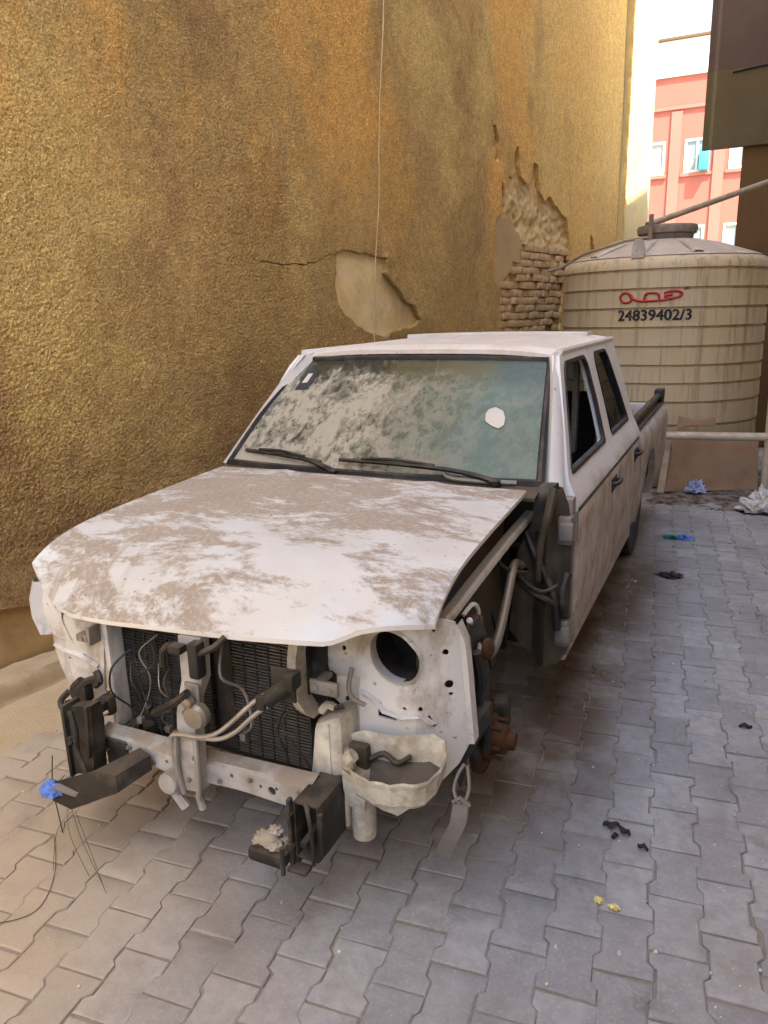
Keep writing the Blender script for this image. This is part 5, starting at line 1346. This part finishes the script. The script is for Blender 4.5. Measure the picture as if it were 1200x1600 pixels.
sheet(densify([(-.45, .80), (-.455, .42), (-.41, .30), (-.36, .35), (-.31, .24), (-.26, .33), (-.22, .27), (-.17, .39), (-.12, .36), (-.10, .50), (-.16, .62), (-.20, .78)], .03, .006), [], lambda y, z: Vector((.695 + .03 * nz(y, z, 0, 9) - .05 * max(0, .45 - z), y, z)), (-.004, 0, 0), .03).build('torn_flap', 'black', T, 40)

# ------------------------------------------------------------------ litter
def blob(name, mat, c, sx_, sy_, sz_, label, cat, seed, amp=.35, sub=4, group=None, fr=3.0):
    bm = bmesh.new(); bmesh.ops.create_icosphere(bm, subdivisions=sub, radius=1)
    for v in bm.verts:
        p = v.co.copy(); k = 1 + amp * (nz(*p, fr, seed) + .6 * abs(nz(*p, fr * 2.3, seed + 4)) - .2)
        v.co = Vector((p.x * k * sx_, p.y * k * sy_, max(-.05, p.z * k) * sz_ + .0))
    me = bpy.data.meshes.new(name); bm.to_mesh(me); bm.free()
    me.polygons.foreach_set('use_smooth', [True] * len(me.polygons)); me.set_sharp_from_angle(angle=R(28)); me.materials.append(M[mat])
    o = bpy.data.objects.new(name, me); C.objects.link(o); o.location = c
    return tag(o, label, cat, group)
blob('plastic_bag', 'bluelight', (1.05, 5.02, .03), .085, .06, .085, 'crumpled blue and white plastic bag at the foot of the brown board', 'bag', 3, .8, 5, None, 4)
blob('plastic_bag', 'whitebag', (1.56, 4.52, .02), .13, .10, .09, 'crumpled white plastic bag on the dark soil at the right edge', 'bag', 8, .7, 5, None, 3)
blob('plastic_bag', 'whitebag', (1.62, 4.78, .02), .09, .08, .13, 'small grey white bag behind the larger white bag near the upright pipe', 'bag', 18, .6, 4, None, 3)
blob('wrapper', 'blue', (1.075, 3.52, .004), .055, .045, .025, 'bright blue wrapper on the paving beside the truck', 'wrapper', 5, .7)
blob('wrapper', 'green', (.985, 3.50, .004), .055, .035, .02, 'dark green wrapper lying against the blue wrapper', 'wrapper', 6, .7)
blob('leaf_clump', 'leaf', (1.06, 2.62, .002), .07, .05, .022, 'small dark green black clump of leaves on the paving beside the truck', 'leaves', 2, .9, 4)
blob('rag', 'blue', (-.525, -.845, .245), .045, .035, .035, 'blue rag wrapped on the end of the left bumper bracket', 'rag', 7, .3)
bpy.data.objects['rag'].location.z = .235
for k, (x, y, a, L, lab) in enumerate(((1.095, -.015, .3, .055, 'largest dark dry leaf on the paving right of the truck'), (1.14, -.03, -.5, .045, 'dark dry leaf curled beside the largest dry leaf'), (1.115, -.065, .9, .03, 'small dark dry leaf just below the largest dry leaf'), (1.205, -.085, -.2, .035, 'thin dark dry leaf lying apart towards the right'), (1.50, .83, .1, .05, 'single black leaf scrap on the paving near the right edge'))):
    m = MB(); Mt = Matrix.Translation((x, y, .004)) @ Matrix.Rotation(a, 4, 'Z')
    m.grid(lambda u, v: Mt @ Vector(((u - .5) * L, (v - .5) * L * .55 * math.sin(math.pi * (.08 + .84 * u)), .010 * abs(2 * v - 1) + .004 * math.sin(9 * u + k))), 8, 4, (0, 0, .0015))
    tag(m.build('dry_leaf', 'leaf'), lab, 'leaf', 'dark dry leaves on the paving')
blob('yellow_scrap', 'yellow', (1.115, -.365, .003), .013, .012, .009, 'small yellow scrap on the paving, left of the pair', 'scrap', 11, .8, 3, 'yellow scraps on the paving')
blob('yellow_scrap', 'yellow', (1.16, -.375, .003), .016, .012, .010, 'larger yellow scrap on the paving, right of the pair', 'scrap', 13, .8, 3, 'yellow scraps on the paving')
# twigs and wires at the left front corner
m = MB(); m.tube([(-.62, -.80, .006), (-.50, -.90, .008), (-.42, -1.00, .006), (-.40, -1.08, .006), (-.47, -1.15, .006), (-.58, -1.18, .006), (-.70, -1.15, .006)], .0012, 5, smooth=5); tag(m.build('wire', 'wire'), 'thin black wire curving over the paving at the front left', 'wire')
m = MB(); m.tube([(-.80, -.62, .16), (-.72, -.70, .10), (-.66, -.74, .05), (-.60, -.78, .01)], .0022, 5, smooth=4); m.tube([(-.72, -.70, .10), (-.70, -.66, .13)], .0015, 5); tag(m.build('twig', 'leaf'), 'bare dark twig leaning beside the left bumper bracket', 'twig')
m = MB()
for k in range(4):
    a = random.uniform(0, 6.28); p = Vector((-.45 + random.uniform(-.06, .06), -.86, .20))
    m.tube([p, p + Vector((math.cos(a) * .07, -.03, -.07)), p + Vector((math.cos(a) * .13 + .05, -.04 - .05 * random.random(), -.185))], .0008, 4, smooth=4)
tag(m.build('string_tuft', 'wire'), 'tuft of loose dark threads hanging from the left bumper bracket', 'threads')
# pale chips, grit and crumbs over the paving
random.seed(21)
m = MB()
for k in range(700):
    if k < 420: x, y = random.uniform(-1.2, 1.75), random.uniform(-1.7, 4.2)
    else: x, y = random.gauss(1.45, .18), random.uniform(-.8, 4.4)
    if -.75 < x < .8 and y > -.2: continue
    if x < wall_x(y) + .3: continue
    s = random.choice((.002, .0025, .003, .004, .006)) * random.uniform(.7, 1.3)
    Mt = Matrix.Translation((x, y, s * .6 + .001)) @ Matrix.Rotation(random.uniform(0, 6), 4, 'Z') @ Matrix.Rotation(random.uniform(-.6, .6), 4, 'X')
    a = [Vector((random.uniform(.5, 1.2) * s * math.cos(t), random.uniform(.5, 1.2) * s * math.sin(t), 0)) for t in (0, 1.5, 3.1, 4.6)]
    vs = [Mt @ (p + Vector((0, 0, -s * .5))) for p in a] + [Mt @ (p * .8 + Vector((0, 0, s * .5))) for p in a]
    m.add(vs, [(3, 2, 1, 0), (4, 5, 6, 7), (0, 1, 5, 4), (1, 2, 6, 5), (2, 3, 7, 6), (3, 0, 4, 7)])
tag(m.build('litter', 'chip', None, None), 'pale grit and crumbs scattered over the paving', None, None, 'stuff')
